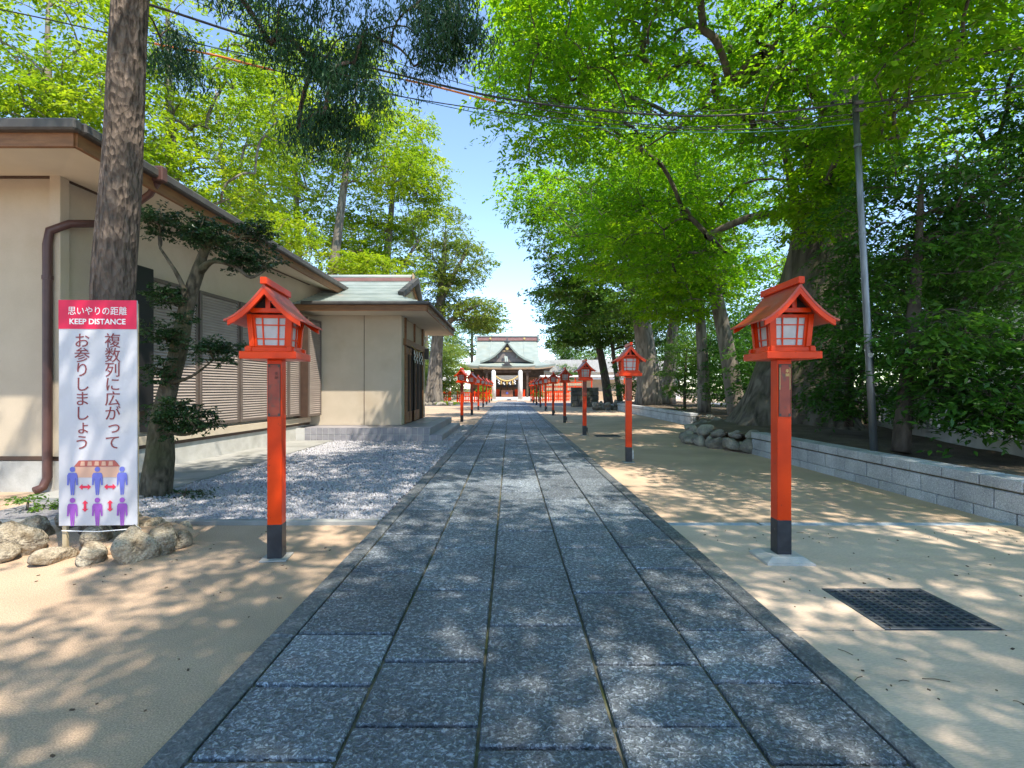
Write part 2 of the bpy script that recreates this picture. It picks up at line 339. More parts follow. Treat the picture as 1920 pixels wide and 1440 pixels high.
def link(name, me, parent=None, loc=None, rz=0.0):
    o = bpy.data.objects.new(name, me); col.objects.link(o); o.parent = parent
    if loc is not None: o.location = loc
    if rz: o.rotation_euler = (0, 0, rz)
    return o
def tag(o, label=None, cat=None, group=None, kind=None):
    if label: o['label'] = label
    if cat: o['category'] = cat
    if group: o['group'] = group
    if kind: o['kind'] = kind
    return o
def thing(name, label, cat, loc=(0, 0, 0), rz=0.0, group=None):
    o = bpy.data.objects.new(name, None); col.objects.link(o); o.location = loc; o.rotation_euler = (0, 0, rz)
    o.empty_display_size = 0.2
    return tag(o, label, cat, group)
CH = {}
def kids(o): return [c for c in bpy.data.objects if c.parent is o]
def copy_tree(o, parent=None, skip=()):
    c = o.copy(); col.objects.link(c); c.parent = parent
    for ch in kids(o):
        if ch.name.split('.')[0] in skip: continue
        copy_tree(ch, c, skip)
    return c
def sheet(name, x0, x1, y0, y1, z, m, kind='structure'):
    return tag(MB().add([(x0, y0, z), (x1, y0, z), (x1, y1, z), (x0, y1, z)], [(0, 1, 2, 3)]).build(name, m), kind=kind)
def text(name, body, size, m, parent, loc, align='CENTER', rot=(math.pi / 2, 0, 0), depth=0.0008, sp=1.0, bold=0.0, sx=1.0):
    c = bpy.data.curves.new(name, 'FONT'); c.body = body; c.size = size; c.align_x = align; c.extrude = depth; c.space_line = sp; c.offset = bold
    c.resolution_u = 3
    o = bpy.data.objects.new(name, c); col.objects.link(o)
    bpy.context.view_layer.update(); dg = bpy.context.evaluated_depsgraph_get()
    me = bpy.data.meshes.new_from_object(o.evaluated_get(dg)); bpy.data.objects.remove(o)
    me.materials.clear(); me.materials.append(MATS[m])
    q = bpy.data.objects.new(name, me); col.objects.link(q); q.parent = parent; q.location = loc; q.rotation_euler = rot; q.scale = (sx, 1, 1)
    return q
def rockmesh(name, size, seed, m, sub=3, rough=0.26):
    import bmesh
    bm = bmesh.new(); bmesh.ops.create_icosphere(bm, subdivisions=sub, radius=1.0)
    rg = np.random.RandomState(seed); ds = rg.normal(size=(9, 3)); fr = rg.uniform(1.0, 3.2, 9); ph = rg.uniform(0, 6.28, 9); am = rg.uniform(0.3, 1, 9) / fr * 0.8
    cuts = rg.normal(size=(9, 3)); cuts /= np.linalg.norm(cuts, axis=1)[:, None]; cd = rg.uniform(0.62, 0.86, 9)
    for v in bm.verts:
        p = np.array(v.co)
        for c_, d_ in zip(cuts, cd):
            k = p @ c_ - d_
            if k > 0: p = p - c_ * k * 0.96
        r = 1 + rough * float(np.sum(am * np.sin((p @ ds.T) * fr + ph)))
        v.co = Vector(p * r * np.array(size))
    me = bpy.data.meshes.new(name); bm.to_mesh(me); bm.free(); me.materials.append(MATS[m])
    me.polygons.foreach_set('use_smooth', [True] * len(me.polygons)); return me
# ------------------------------------------------------------------ ground
PX0, PX1, PX2, PX3, PX4, PX5 = -1.162, -0.624, -0.12, 0.411, 0.927, 1.43
KL, KR = -1.30, 1.565
g = MB().add([(-400, -400, -0.05), (400, -400, -0.05), (400, 900, -0.05), (-400, 900, -0.05)], [(0, 1, 2, 3)]).build('ground', 'soil'); tag(g, kind='structure')
sheet('sand_ground', -40, KL, -12, 38.5, 0.0, 'sand')
sheet('aggregate_pavement', KR, 8.5, 5.08, 38.5, 0.0, 'aggregate')
sheet('cross_lane', -60, 60, 38.5, 47.5, -0.004, 'asphalt')
sheet('shrine_forecourt', -60, 60, 47.5, 90, 0.0, 'sand')
# right-hand concrete bays with an open joint between them
cb = MB()
cb.box(((KR + 5.2) / 2, (-12 + 2.815) / 2, -0.02), (5.2 - KR, 14.815, 0.048))
gx0, gx1, gy0, gy1 = 2.09, 2.76, 2.83, 3.41
cb.box(((KR + gx0) / 2, (2.823 + 4.975) / 2, -0.02), (gx0 - KR, 4.975 - 2.823, 0.048))
cb.box(((gx1 + 5.2) / 2, (2.823 + 4.975) / 2, -0.02), (5.2 - gx1, 4.975 - 2.823, 0.048))
cb.box(((gx0 + gx1) / 2, (gy1 + 4.975) / 2, -0.02), (gx1 - gx0, 4.975 - gy1, 0.048))
tag(cb.build('concrete_pavement', 'concrete_pale'), kind='structure')
sm = MB().box((0, 0, 0), (0.895, 0.092, 0.06), ch=0.003).mesh('strip_stone', 'granite_strip')
strip = tag(MB().box(((KR + 5.0) / 2, 5.028, -0.03), (5.0 - KR, 0.1, 0.05)).build('granite_band', 'mortar'), kind='structure')
for i in range(4):
    o = link('strip_stone', sm, strip, (KR + 0.45 + i * 0.9 + (0.02 if i else 0), 5.028, -0.024), 0.0)
# gravel bed left
apX = -4.42
GX0, GX1, GY0, GY1 = apX, KL - 0.005, 5.06, 12.62
tag(MB().box(((GX0 - 1.2 + GX1) / 2, (GY0 + 18.5) / 2, -0.02), (GX1 - GX0 + 1.2, 18.5 - GY0, 0.046)).build('gravel_bed', 'gravel_base'), kind='structure')
rg = np.random.RandomState(5)
def gravel(n, size, box, z0, ysq=1.0):
    u = rg.rand(n) ** ysq
    c = np.stack([rg.uniform(box[0], box[1], n), box[2] + (box[3] - box[2]) * u, z0 + rg.uniform(0, 0.02, n)], 1)
    base = np.array([(1, 0, 0), (-1, 0, 0), (0, 1, 0), (0, -1, 0), (0, 0, 1), (0, 0, -1)], float)
    tri = np.array([(0, 2, 4), (2, 1, 4), (1, 3, 4), (3, 0, 4), (2, 0, 5), (1, 2, 5), (3, 1, 5), (0, 3, 5)])
    s = size * rg.uniform(0.55, 1.3, (n, 1, 1))
    v = base[None] * rg.uniform(0.6, 1.25, (n, 6, 1)) + rg.normal(0, 0.16, (n, 6, 3))
    q = rg.normal(size=(n, 4)); q /= np.linalg.norm(q, axis=1)[:, None]; w, x, y, z = q.T
    Rm = np.stack([1 - 2 * (y * y + z * z), 2 * (x * y - z * w), 2 * (x * z + y * w), 2 * (x * y + z * w), 1 - 2 * (x * x + z * z), 2 * (y * z - x * w), 2 * (x * z - y * w), 2 * (y * z + x * w), 1 - 2 * (x * x + y * y)], 1).reshape(n, 3, 3)
    v = np.einsum('nij,nkj->nki', Rm, v) * s + c[:, None]
    f = (tri[None] + (np.arange(n) * 6)[:, None, None]).reshape(-1)
    return v.reshape(-1, 3), f, 3
def npmesh(name, v, f, k, m, smooth=False):
    me = bpy.data.meshes.new(name); nf = len(f) // k
    me.vertices.add(len(v)); me.vertices.foreach_set('co', np.ascontiguousarray(v, dtype=np.float32).ravel())
    me.loops.add(len(f)); me.loops.foreach_set('vertex_index', np.ascontiguousarray(f, dtype=np.int32))
    me.polygons.add(nf); me.polygons.foreach_set('loop_start', np.arange(nf, dtype=np.int32) * k)
    me.polygons.foreach_set('loop_total', np.full(nf, k, dtype=np.int32))
    if smooth: me.polygons.foreach_set('use_smooth', np.ones(nf, bool))
    me.update(calc_edges=True); me.materials.append(MATS[m]); return me
v, f, k = gravel(36000, 0.020, (GX0, GX1 - 0.012, GY0 + 0.05, GY1 + 0.2), 0.008, 1.5)
v2, f2, k2 = gravel(3500, 0.02, (-1.70, GX1 - 0.012, GY1, 18.3), 0.008)
tag(link('gravel', npmesh('gravel', np.vstack([v, v2]), np.concatenate([f, f2 + len(v)]), 3, 'gravel')), 'white crushed gravel spread between building and stone path', 'gravel', kind='stuff')
# edging stones in front of the gravel
edge = thing('edging_kerb', 'narrow grey edging between sandy ground and white gravel', 'kerb', (0, 5.03, 0))
em = MB().box((0, 0, 0), (0.99, 0.085, 0.09), ch=0.008).mesh('edging_stone', 'concrete_dark')
for i in range(5): link('edging_stone', em, edge, (KL - 0.5 - i * 1.0, 0, 0.0))
# ------------------------------------------------------------------ paved path
path = tag(MB().box(((KL + KR) / 2, 25.2, -0.037), (KR - KL, 51.6, 0.07)).build('paved_path', 'mortar'), kind='structure')
rnd = random.Random(3)
cols_ = [(PX0, PX1, [0.42, 1.35, 1.82, 2.275, 2.75, 3.68, 4.63]), (PX1, PX2, [0.62, 1.55, 2.0, 2.476, 3.35, 4.23]), (PX2, PX3, [0.95, 1.88, 2.84, 3.78, 4.73]),
         (PX3, PX4, [0.6, 1.5, 2.0, 2.45, 3.30, 4.23, 5.15]), (PX4, PX5, [0.85, 1.8, 2.3, 2.8, 3.75, 4.25, 4.72])]
far = MB(); nslab = 0
smeshes = {}
def slabmesh(w, L):
    key = (round(w, 3), round(L, 2))
    if key not in smeshes:
        # slightly uneven arrises
        mb = MB().box((0, 0, 0), (w, L, 0.06), ch=0.007); smeshes[key] = mb.mesh('paving_slab', 'slab_stone')
    return smeshes[key]
for x0, x1, ys in cols_:
    ys = list(ys)
    while ys[-1] < 50.6:
        ys.append(ys[-1] + rnd.choice([0.475, 0.93, 0.93, 0.95, 0.90]))
    for a, b in zip(ys[:-1], ys[1:]):
        w = x1 - x0 - 0.016; L = b - a - 0.022
        if b < 36:
            o = link('paving_slab', slabmesh(w, round(L, 2)), path, ((x0 + x1) / 2 + rnd.uniform(-.002, .002), (a + b) / 2, -0.011 + rnd.uniform(-.003, .003)))
            o.rotation_euler = (rnd.uniform(-.003, .003), rnd.uniform(-.004, .004), rnd.uniform(-.003, .003)); nslab += 1
        else: far.box(((x0 + x1) / 2, (a + b) / 2, -0.011), (w, L, 0.06))
tag(far.build('distant_slabs', 'slab_stone', path), kind='stuff')
km = MB().box((0, 0, 0), (0.132, 1.47, 0.08), ch=0.01).mesh('kerb_stone', 'kerb_stone')
for xk in (KL + 0.068, KR - 0.067):
    for i in range(34):
        link('kerb_stone', km, path, (xk + rnd.uniform(-.003, .003), 0.5 + i * 1.48, -0.018 + rnd.uniform(-.002, .003)), rnd.uniform(-.002, .002))
# ------------------------------------------------------------------ drain grate
gr = thing('drain_grate', 'square black cast iron drain grate set flush in pale concrete', 'drain grate', ((gx0 + gx1) / 2, (gy0 + gy1) / 2, 0))
W, D = gx1 - gx0 - 0.012, gy1 - gy0 - 0.012
fm = MB()
for s_ in (-1, 1):
    fm.box((0, s_ * (D / 2 - 0.0125), -0.009), (W, 0.025, 0.03), ch=0.002); fm.box((s_ * (W / 2 - 0.0125), 0, -0.0085), (0.025, D - 0.05, 0.03), ch=0.002)
fm.build('frame', 'grate_iron', gr)
MB().box((0, 0, -0.045), (W, D, 0.008)).build('sump', 'pit_black', gr)
b1 = MB().box((0, 0, 0), (0.016, D - 0.05, 0.03)).mesh('bar', 'grate_iron'); b2 = MB().box((0, 0, 0), (W - 0.05, 0.013, 0.026)).mesh('bar', 'grate_iron')
for i in range(1, 11): link('bar', b1, gr, (-W / 2 + 0.025 + (W - 0.05) * i / 11, 0, -0.010))
for i in range(1, 13): link('bar', b2, gr, (0, -D / 2 + 0.025 + (D - 0.05) * i / 13, -0.0095))
# second small grate by the third lantern
g2 = thing('drain_grate', 'small dark drain grate lying beside a lantern foot on the aggregate', 'drain grate', (2.75, 14.35, 0.0))
fm = MB()
for s_ in (-1, 1):
    fm.box((0, s_ * 0.31, 0.004), (0.7, 0.03, 0.012)); fm.box((s_ * 0.335, 0, 0.004), (0.03, 0.59, 0.012))
fm.build('frame', 'grate_iron', g2); MB().box((0, 0, 0.001), (0.66, 0.6, 0.004)).build('sump', 'pit_black', g2)
bm_ = MB().box((0, 0, 0), (0.016, 0.59, 0.008)).mesh('bar', 'grate_iron')
for i in range(1, 10): link('bar', bm_, g2, (-0.32 + 0.064 * i, 0, 0.006))
# ------------------------------------------------------------------ planting bed right, retaining walls
BZ = 0.44
def bedrow(y):   # inner edge of the raised earth behind walls and stones
    pts = [(-6, 5.12), (10.4, 5.12), (11.2, 4.85), (12.2, 4.62), (13.2, 4.75), (14.6, 5.3), (16.5, 6.2), (18.3, 6.75), (30.0, 6.55), (33.5, 7.2), (37.5, 8.0)]
    for (a, xa), (b, xb) in zip(pts[:-1], pts[1:]):
        if a <= y <= b: return xa + (xb - xa) * (y - a) / (b - a)
    return pts[-1][1]
rows = []; rgb = np.random.RandomState(8)
for i in range(90):
    y = -6 + i * 43.5 / 89; x0 = bedrow(y); r_ = []
    for k_ in range(24):
        t = k_ / 23; x = x0 + (max(x0 + 1.5, min(7.75 + 0.3 * (y - 8.36), 12.5)) - x0) * t ** 1.2
        z = BZ - 0.06 + (0.10 * math.exp(-((x - 7.6) ** 2 + (y - 13.2) ** 2) / 6) + 0.03 * math.sin(x * 2.1 + y) * math.sin(y * 1.7 - x) + rgb.uniform(-.012, .012) if k_ else -0.05)
        if k_ == 0: z = BZ - 0.07
        r_.append((x, y, z))
    rows.append(r_)
sheet('white_lot', 5.6, 70, -30, 38.4, -0.01, 'white_lot')
bed = MB().grid(rows).build('soil_bed', 'soil', smooth=True); tag(bed, kind='structure')
def retaining(name, label, x, y0, y1, blk=0.465):
    t = thing(name, label, 'retaining wall', (x, y0, 0)); L = y1 - y0
    MB().box((0.16, L / 2, BZ / 2 - 0.04), (0.26, L - 0.02, BZ - 0.06)).build('mortar_core', 'mortar', t)
    fm_ = {}
    def blkm(nm, l, h, d):
        kk = (nm, round(l, 3), h)
        if kk not in fm_: fm_[kk] = MB().box((0, 0, 0), (d, l, h), ch=0.008).mesh(nm, 'granite')
        return fm_[kk]
    for row, (z, h, off, d, dx) in enumerate(((0.05, 0.125, 0.0, 0.20, 0.10), (0.215, 0.195, 0.5, 0.20, 0.10), (0.392, 0.115, 0.18, 0.30, 0.135))):
        nm = 'capstone' if row == 2 else 'granite_block'
        y = -off * blk
        while y < L - 0.03:
            a = max(y, 0); b = min(y + blk, L)
            if b - a > 0.05: link(nm, blkm(nm, b - a - 0.013, h, d), t, (dx + rnd.uniform(-.003, .003), (a + b) / 2, z))
            y += blk
    return t
retaining('retaining_wall', 'low pale granite block wall behind the lantern with concrete pedestal', 4.97, -2.0, 10.42)
retaining('retaining_wall', 'low pale granite block wall running from fieldstones to the far trees', 6.5, 18.2, 30.6)
def stones(name, label, spots, m, seed, mshared=8):
    t = thing(name, label, 'stone border', (spots[0][0], spots[0][1], 0)); rg_ = random.Random(seed); ms = []
    for i in range(mshared): ms.append(rockmesh('stone', (1, 1, 1), seed * 31 + i, m))
    for i, (x, y, z, sx, sy, sz) in enumerate(spots):
        o = link('stone', ms[i % mshared], t, (x - spots[0][0], y - spots[0][1], z)); o.scale = (sx, sy, sz)
        o.rotation_euler = (rg_.uniform(-.3, .3), rg_.uniform(-.3, .3), rg_.uniform(0, 6.28))
    return t
# stones round the giant tree: a curved double row
spots = []; rg_ = random.Random(11)
cv = [(4.97, 10.55), (4.78, 10.95), (4.6, 11.4), (4.45, 11.85), (4.36, 12.3), (4.42, 12.75), (4.65, 13.1), (5.0, 13.5), (5.4, 13.95), (5.8, 14.5), (6.15, 15.2), (6.4, 16.0), (6.55, 16.8), (6.6, 17.6)]
for i, (x, y) in enumerate(cv):
    s_ = rg_.uniform(0.17, 0.27)
    spots.append((x + .05, y, s_ * 0.62, s_, s_ * 1.1, s_ * 0.85))
    s2 = rg_.uniform(0.13, 0.2); spots.append((x + 0.17, y + 0.13, 0.33 + rg_.uniform(-.02, .03), s2, s2 * 1.15, s2 * 0.75))
    s3 = rg_.uniform(0.10, 0.15); spots.append((x - 0.02 + rg_.uniform(0, .06), y + 0.24, s3 * 0.7, s3, s3 * 1.1, s3))
stones('stone_border', 'curved border of rounded grey fieldstones at the foot of the giant tree', spots, 'fieldstone', 11, 9)
spots = [(5.2 + 0.42 * i + rg_.uniform(-.1, .1), 31.0 + rg_.uniform(-.2, .5) + 0.2 * (i % 2), 0.13 + 0.2 * j, rg_.uniform(.22, .36), rg_.uniform(.22, .34), rg_.uniform(.17, .26)) for i in range(5) for j in range(2)]
stones('stone_border', 'heap of grey field stones between dark block wall and far granite wall', spots, 'fieldstone', 12, 5)
spots = [P(30, 1050, 4.1), P(95, 1068, 3.95), P(170, 1060, 3.95), P(245, 1050, 3.98), P(300, 1035, 4.15), P(335, 1025, 4.3), P(60, 1030, 4.5), P(190, 1018, 4.25), P(285, 1005, 4.7), P(-50, 1040, 4.3), P(340, 1000, 4.75), P(-20, 1060, 3.9), P(150, 1000, 5.0), P(230, 985, 5.1)]
sz_ = [(.19, .17, .19), (.15, .12, .085), (.16, .12, .09), (.20, .14, .19), (.15, .14, .17), (.10, .1, .09), (.15, .13, .16), (.16, .12, .17), (.13, .12, .1), (.22, .17, .2), (.1, .1, .08), (.14, .13, .1), (.2, .16, .12), (.2, .15, .1)]
stones('stone_border', 'ring of pale boulders round the tall conifer trunk below the distance sign', [(p.x, p.y, s_[2] * 0.42, *s_) for p, s_ in zip(spots, sz_)], 'pale_stone', 14, 14)
mound = rockmesh('soil_mound', (0.62, 0.55, 0.13), 77, 'sand', 3, 0.1)
tag(link('soil_mound', mound, None, (-3.5, 4.55, 0.0)), kind='structure')
# ground litter: twigs and crumbs on concrete
lt = MB(); r2 = random.Random(4)
for i in range(150):
    x = r2.uniform(1.62, 4.9); y = r2.uniform(1.4, 4.9); a = r2.uniform(0, 6.28); l_ = r2.choice([.004, .004, .006, .006, .01])
    lt.box((x, y, 0.0065), (l_ * 2, l_, 0.005), Matrix.Translation((x, y, 0)) @ Matrix.Rotation(a, 4, 'Z') @ Matrix.Translation((-x, -y, 0)))
for i in range(60):
    x = r2.uniform(-3.6, -1.4); y = r2.uniform(1.6, 4.8); a = r2.uniform(0, 6.28); l_ = r2.choice([.004, .005, .009])
    lt.box((x, y, 0.003), (l_ * 2, l_, 0.004), Matrix.Translation((x, y, 0)) @ Matrix.Rotation(a, 4, 'Z') @ Matrix.Translation((-x, -y, 0)))
for (px, py, dx, dy) in ((1585, 1225, .03, -.05), (1690, 1240, .03, -.02), (1610, 1275, .05, .03), (1755, 1278, .09, -.02), (1695, 1280, .04, 0), (1500, 1000, .06, .0), (1560, 1010, .05, .01), (1910, 1320, .02, -.02)):
    Yd = CAM_H * FPX / (py - HY); q = P(px, py, Yd); lt.tube([(q.x - dx * .6, q.y - dy * .6, .007), (q.x, q.y + .006, .009), (q.x + dx * .6, q.y + dy * .6, .007)], 0.0016, 5)
tag(lt.build('ground_litter', 'litter'), 'tiny twigs and crumbs scattered over the pale pavement', 'litter', kind='stuff')
# ------------------------------------------------------------------ red lanterns
LH = 2.2
def lantern_meshes():
    d = {}
    d['post'] = MB().box((0, 0, 0.92), (0.109, 0.109, 1.30), ch=0.004).mesh('post', 'red_paint')
    d['post_foot'] = MB().box((0, 0, 0.145), (0.112, 0.112, 0.27), ch=0.004).mesh('post_foot', 'black_paint')
    d['pedestal'] = MB().box((0, 0, 0.008), (0.36, 0.32, 0.018)).box((0, 0, 0.034), (0.35, 0.31, 0.034), taper=(0.66, 0.66)).mesh('pedestal', 'concrete')
    d['plate'] = MB().box((0, 0, 0.006), (0.2, 0.2, 0.012)).mesh('base_plate', 'concrete_dark')
    d['platform'] = MB().box((0, 0, 1.597), (0.412, 0.412, 0.056), ch=0.005).mesh('platform', 'red_paint')
    sb = MB(); 
    d['sill_x'] = MB().box((0, 0, 0), (0.36, 0.034, 0.036), ch=0.003).mesh('sill_beam', 'red_paint')
    d['sill_y'] = MB().box((0, 0, 0), (0.034, 0.36, 0.042), ch=0.003).mesh('sill_beam', 'red_paint')
    hb, ht, z0, z1 = 0.132, 0.148, 1.664, 1.908
    d['cp'] = []
    for sx in (-1, 1):
        for sy in (-1, 1):
            a = Vector((sx * hb, sy * hb, z0)); b = Vector((sx * ht, sy * ht, z1))
            mb = MB(); w = 0.018
            vs_ = [(p.x + i * w, p.y + j * w, p.z) for p in (a, b) for i, j in ((-1, -1), (1, -1), (1, 1), (-1, 1))]
            mb.add(vs_, [(3, 2, 1, 0), (4, 5, 6, 7), (0, 1, 5, 4), (1, 2, 6, 5), (2, 3, 7, 6), (3, 0, 4, 7)])
            d['cp'].append(mb.mesh('corner_post', 'red_paint'))
    # one face, standing at y = -h(z): u across, t up
    def fp(u, t, out=0.0):
        h = hb + (ht - hb) * t; return (u * (h - 0.018), -(h - 0.004) - out, z0 + (z1 - z0) * t)
    def strip(mb, u0, u1, t0, t1, o0, o1):
        vs_ = [fp(u, t, o) for o in (o0, o1) for u, t in ((u0, t0), (u1, t0), (u1, t1), (u0, t1))]
        mb.add(vs_, [(3, 2, 1, 0), (4, 5, 6, 7), (0, 1, 5, 4), (1, 2, 6, 5), (2, 3, 7, 6), (3, 0, 4, 7)])
        return mb
    fr = MB()
    strip(fr, -1, 1, 0.0, 0.05, -0.012, 0.006); strip(fr, -1, 1, 0.9, 1.0, -0.012, 0.006)
    strip(fr, -1, -0.86, 0.05, 0.9, -0.012, 0.005); strip(fr, 0.86, 1, 0.05, 0.9, -0.012, 0.005)
    d['window'] = fr.mesh('window', 'red_paint')
    d['pane'] = strip(MB(), -0.9, 0.9, 0.03, 0.92, -0.012, -0.006).mesh('pane', 'paper_glass')
    d['lat'] = [strip(MB(), u - 0.04, u + 0.04, 0.05, 0.9, -0.0055, 0.003).mesh('lattice_bar', 'red_paint') for u in (-0.46, 0.46)] + \
               [strip(MB(), -0.86, 0.86, t - 0.018, t + 0.018, -0.0055, 0.0015).mesh('lattice_bar', 'red_paint') for t in (0.25, 0.68)]
    # curved roof: half profile from ridge to eave
    prof = [(0.0, 2.117), (0.045, 2.058), (0.099, 1.992), (0.153, 1.938), (0.207, 1.893), (0.256, 1.862), (0.283, 1.852)]
    up = [(-x, z) for x, z in prof[::-1]] + prof[1:]
    low = [(x, z - 0.013 - 0.012 * (1 - abs(x) / 0.283)) for x, z in up]
    outline = low + up[::-1]
    yr = 0.285
    d['roof'] = MB(); n = len(up)
    rb = d['roof']
    for i in range(n - 1):
        q = [low[i], low[i + 1], up[i + 1], up[i]]
        vs_ = [(x, y, z) for y in (-yr, yr) for x, z in q]
        fs_ = [(4, 5, 1, 0), (3, 2, 6, 7)]
        fs_ += [(0, 1, 2, 3), (7, 6, 5, 4)]
        if i == 0: fs_.append((0, 3, 7, 4))
        if i == n - 2: fs_.append((1, 5, 6, 2))
        rb.add(vs_, fs_)
    d['roof'] = rb.mesh('roof', 'red_roof')
    d['ridge'] = MB().box((0, 0, 2.140), (0.046, 0.60, 0.052), ch=0.004).mesh('ridge_cap', 'red_paint')
    bgm = []
    for sx in (-1, 1):
        for yb in (-yr + 0.014, yr - 0.014):
            mb = MB(); pp = [(sx * x, z) for x, z in prof[:-1]]
            for j, ((xa, za), (xb, zb)) in enumerate(zip(pp[:-1], pp[1:])):
                da, db = 0.074 - 0.004 * j, 0.074 - 0.004 * (j + 1)
                q = [(xa, za - da), (xb, zb - db), (xb, zb - 0.014), (xa, za - 0.014)]
                if sx < 0: q = q[::-1]
                vs_ = [(x, y, z) for y in (yb - 0.011, yb + 0.011) for x, z in q]
                mb.add(vs_, [(0, 1, 2, 3), (7, 6, 5, 4), (0, 4, 5, 1), (1, 5, 6, 2), (2, 6, 7, 3), (3, 7, 4, 0)])
            bgm.append(mb.mesh('bargeboard', 'red_paint'))
    d['barge'] = bgm
    d['tie'] = MB().box((0, -0.188, 1.934), (0.25, 0.03, 0.034), ch=0.003).mesh('tie_beam', 'red_paint')
    d['tie2'] = MB().box((0, 0.188, 1.934), (0.25, 0.03, 0.034), ch=0.003).mesh('tie_beam', 'red_paint')
    d['king'] = MB().box((0, -0.188, 1.997), (0.034, 0.024, 0.10)).mesh('king_post', 'red_paint')
    d['king2'] = MB().box((0, 0.188, 1.997), (0.034, 0.024, 0.10)).mesh('king_post', 'red_paint')
    d['gable'] = MB().poly([(-0.12, 1.955), (0.12, 1.955), (0, 2.07)], -0.165, 0.165).mesh('gable_board', 'dark_void')
    d['plaque'] = MB().box((0, -0.0585, 1.33), (0.088, 0.006, 0.40), ch=0.0015).mesh('plaque', 'plaque')
    pf = MB()
    for s_ in (-1, 1):
        pf.box((s_ * 0.0445, -0.0605, 1.33), (0.004, 0.006, 0.408)); pf.box((0, -0.0605, 1.33 + s_ * 0.202), (0.085, 0.006, 0.005))
        for t_ in (-1, 1): pf.box((s_ * 0.036, -0.0612, 1.33 + t_ * 0.19), (0.016, 0.006, 0.018))
    d['pframe'] = pf.mesh('plaque_frame', 'plaque_frame')
    d['outlet'] = MB().box((0.075, 0, 0.17), (0.036, 0.08, 0.12), ch=0.004).mesh('outlet_box', 'gutter')
    d['outlet2'] = MB().box((0.072, -0.02, 0.15), (0.03, 0.05, 0.16), ch=0.004).mesh('outlet_box', 'concrete')
    d['cord'] = MB().tube([(0.08, 0, 0.12), (0.10, 0.005, 0.06), (0.105, 0.0, 0.012)], 0.008, 6).mesh('conduit', 'gutter')
    return d
LM = lantern_meshes()
def lantern(label, x, y, rz, base='plate', plaque=True, outlet=None, detail=2):
    t = thing('lantern_post', label, 'lantern', (x, y, 0.004 if y < 5 else 0.0), rz, 'red lanterns lining the stone path')
    if detail == 2 or base == 'pedestal': link('pedestal' if base == 'pedestal' else 'base_plate', LM[base], t)
    zoff = 0.04 if base == 'pedestal' else 0.0
    pf_ = link('post_foot', LM['post_foot'], t, (0, 0, zoff)); po = link('post', LM['post'], t)
    po['label'] = 'vermilion square post'; pf_['label'] = 'black painted foot of the post'
    pl = link('platform', LM['platform'], t)
    for s_ in (-1, 1):
        link('sill_beam', LM['sill_x'], t, (0, s_ * 0.148, 1.643)); link('sill_beam', LM['sill_y'], t, (s_ * 0.148, 0, 1.6465))
    for m_ in LM['cp']: link('corner_post', m_, t)
    for k_ in range(4):
        if detail < 2 and k_ == 2: continue
        w = link('window', LM['window'], t, None, k_ * math.pi / 2); link('pane', LM['pane'], w)
        if detail >= 1:
            for q in LM['lat']: link('lattice_bar', q, w)
    ro = link('roof', LM['roof'], t); link('ridge_cap', LM['ridge'], ro)
    for q in LM['barge']: link('bargeboard', q, ro)
    link('tie_beam', LM['tie'], ro); link('tie_beam', LM['tie2'], ro); link('king_post', LM['king'], ro); link('king_post', LM['king2'], ro)
    link('gable_board', LM['gable'], ro)
    if plaque:
        q = link('plaque', LM['plaque'], t); link('plaque_frame', LM['pframe'], q)
    else: q = None
    if outlet:
        link('outlet_box', LM[outlet], t)
        if outlet == 'outlet': link('conduit', LM['cord'], t)
    return t, q
l1, q1 = lantern('red wooden lantern on a post between the distance sign and the stone path', -1.85, 4.02, R(7), plaque=True)
l2, q2 = lantern('red wooden lantern on a post set in a concrete pedestal near the drain grate', 2.14, 4.0, R(-1.5), base='pedestal')
text('lettering', '奉\n納', 0.030, 'gold', q2, (0.018, -0.0625, 1.47), bold=0)
text('lettering', '奉\n納', 0.030, 'ink', q1, (0.018, -0.0625, 1.45))
gl = MB()
for s_ in (-0.0385, 0.0385): gl.box((s_, -0.0622, 1.42), (0.0035, 0.002, 0.17))
gl.build('gilt_line', 'gold', q2)
ordn = ['', 'second', 'third', 'fourth', 'fifth', 'sixth', 'seventh', 'eighth', 'ninth', 'tenth', 'eleventh']
rl = random.Random(21)
for i in range(1, 10):
    y = 4.0 + 5.27 * i
    lantern('red lantern on post, %s from the drain grate in the row facing the granite walls' % ordn[i], 2.14 + (0.03 if i == 1 else 0), y, R(rl.uniform(-5, 5)), plaque=(i < 4), outlet='outlet2' if i == 1 else 'outlet', detail=2 if i < 3 else (1 if i < 5 else 0))
for i in range(3, 10):
    y = 4.3 + 5.33 * i
    lantern('red lantern on post, %s beyond the tiled entrance steps, on the side of the conifer' % (['first'] + ordn[1:])[i - 3], -1.92, y, R(rl.uniform(-8, 4)), plaque=(i < 5), outlet=None if i < 6 else 'outlet', detail=1 if i < 5 else 0)
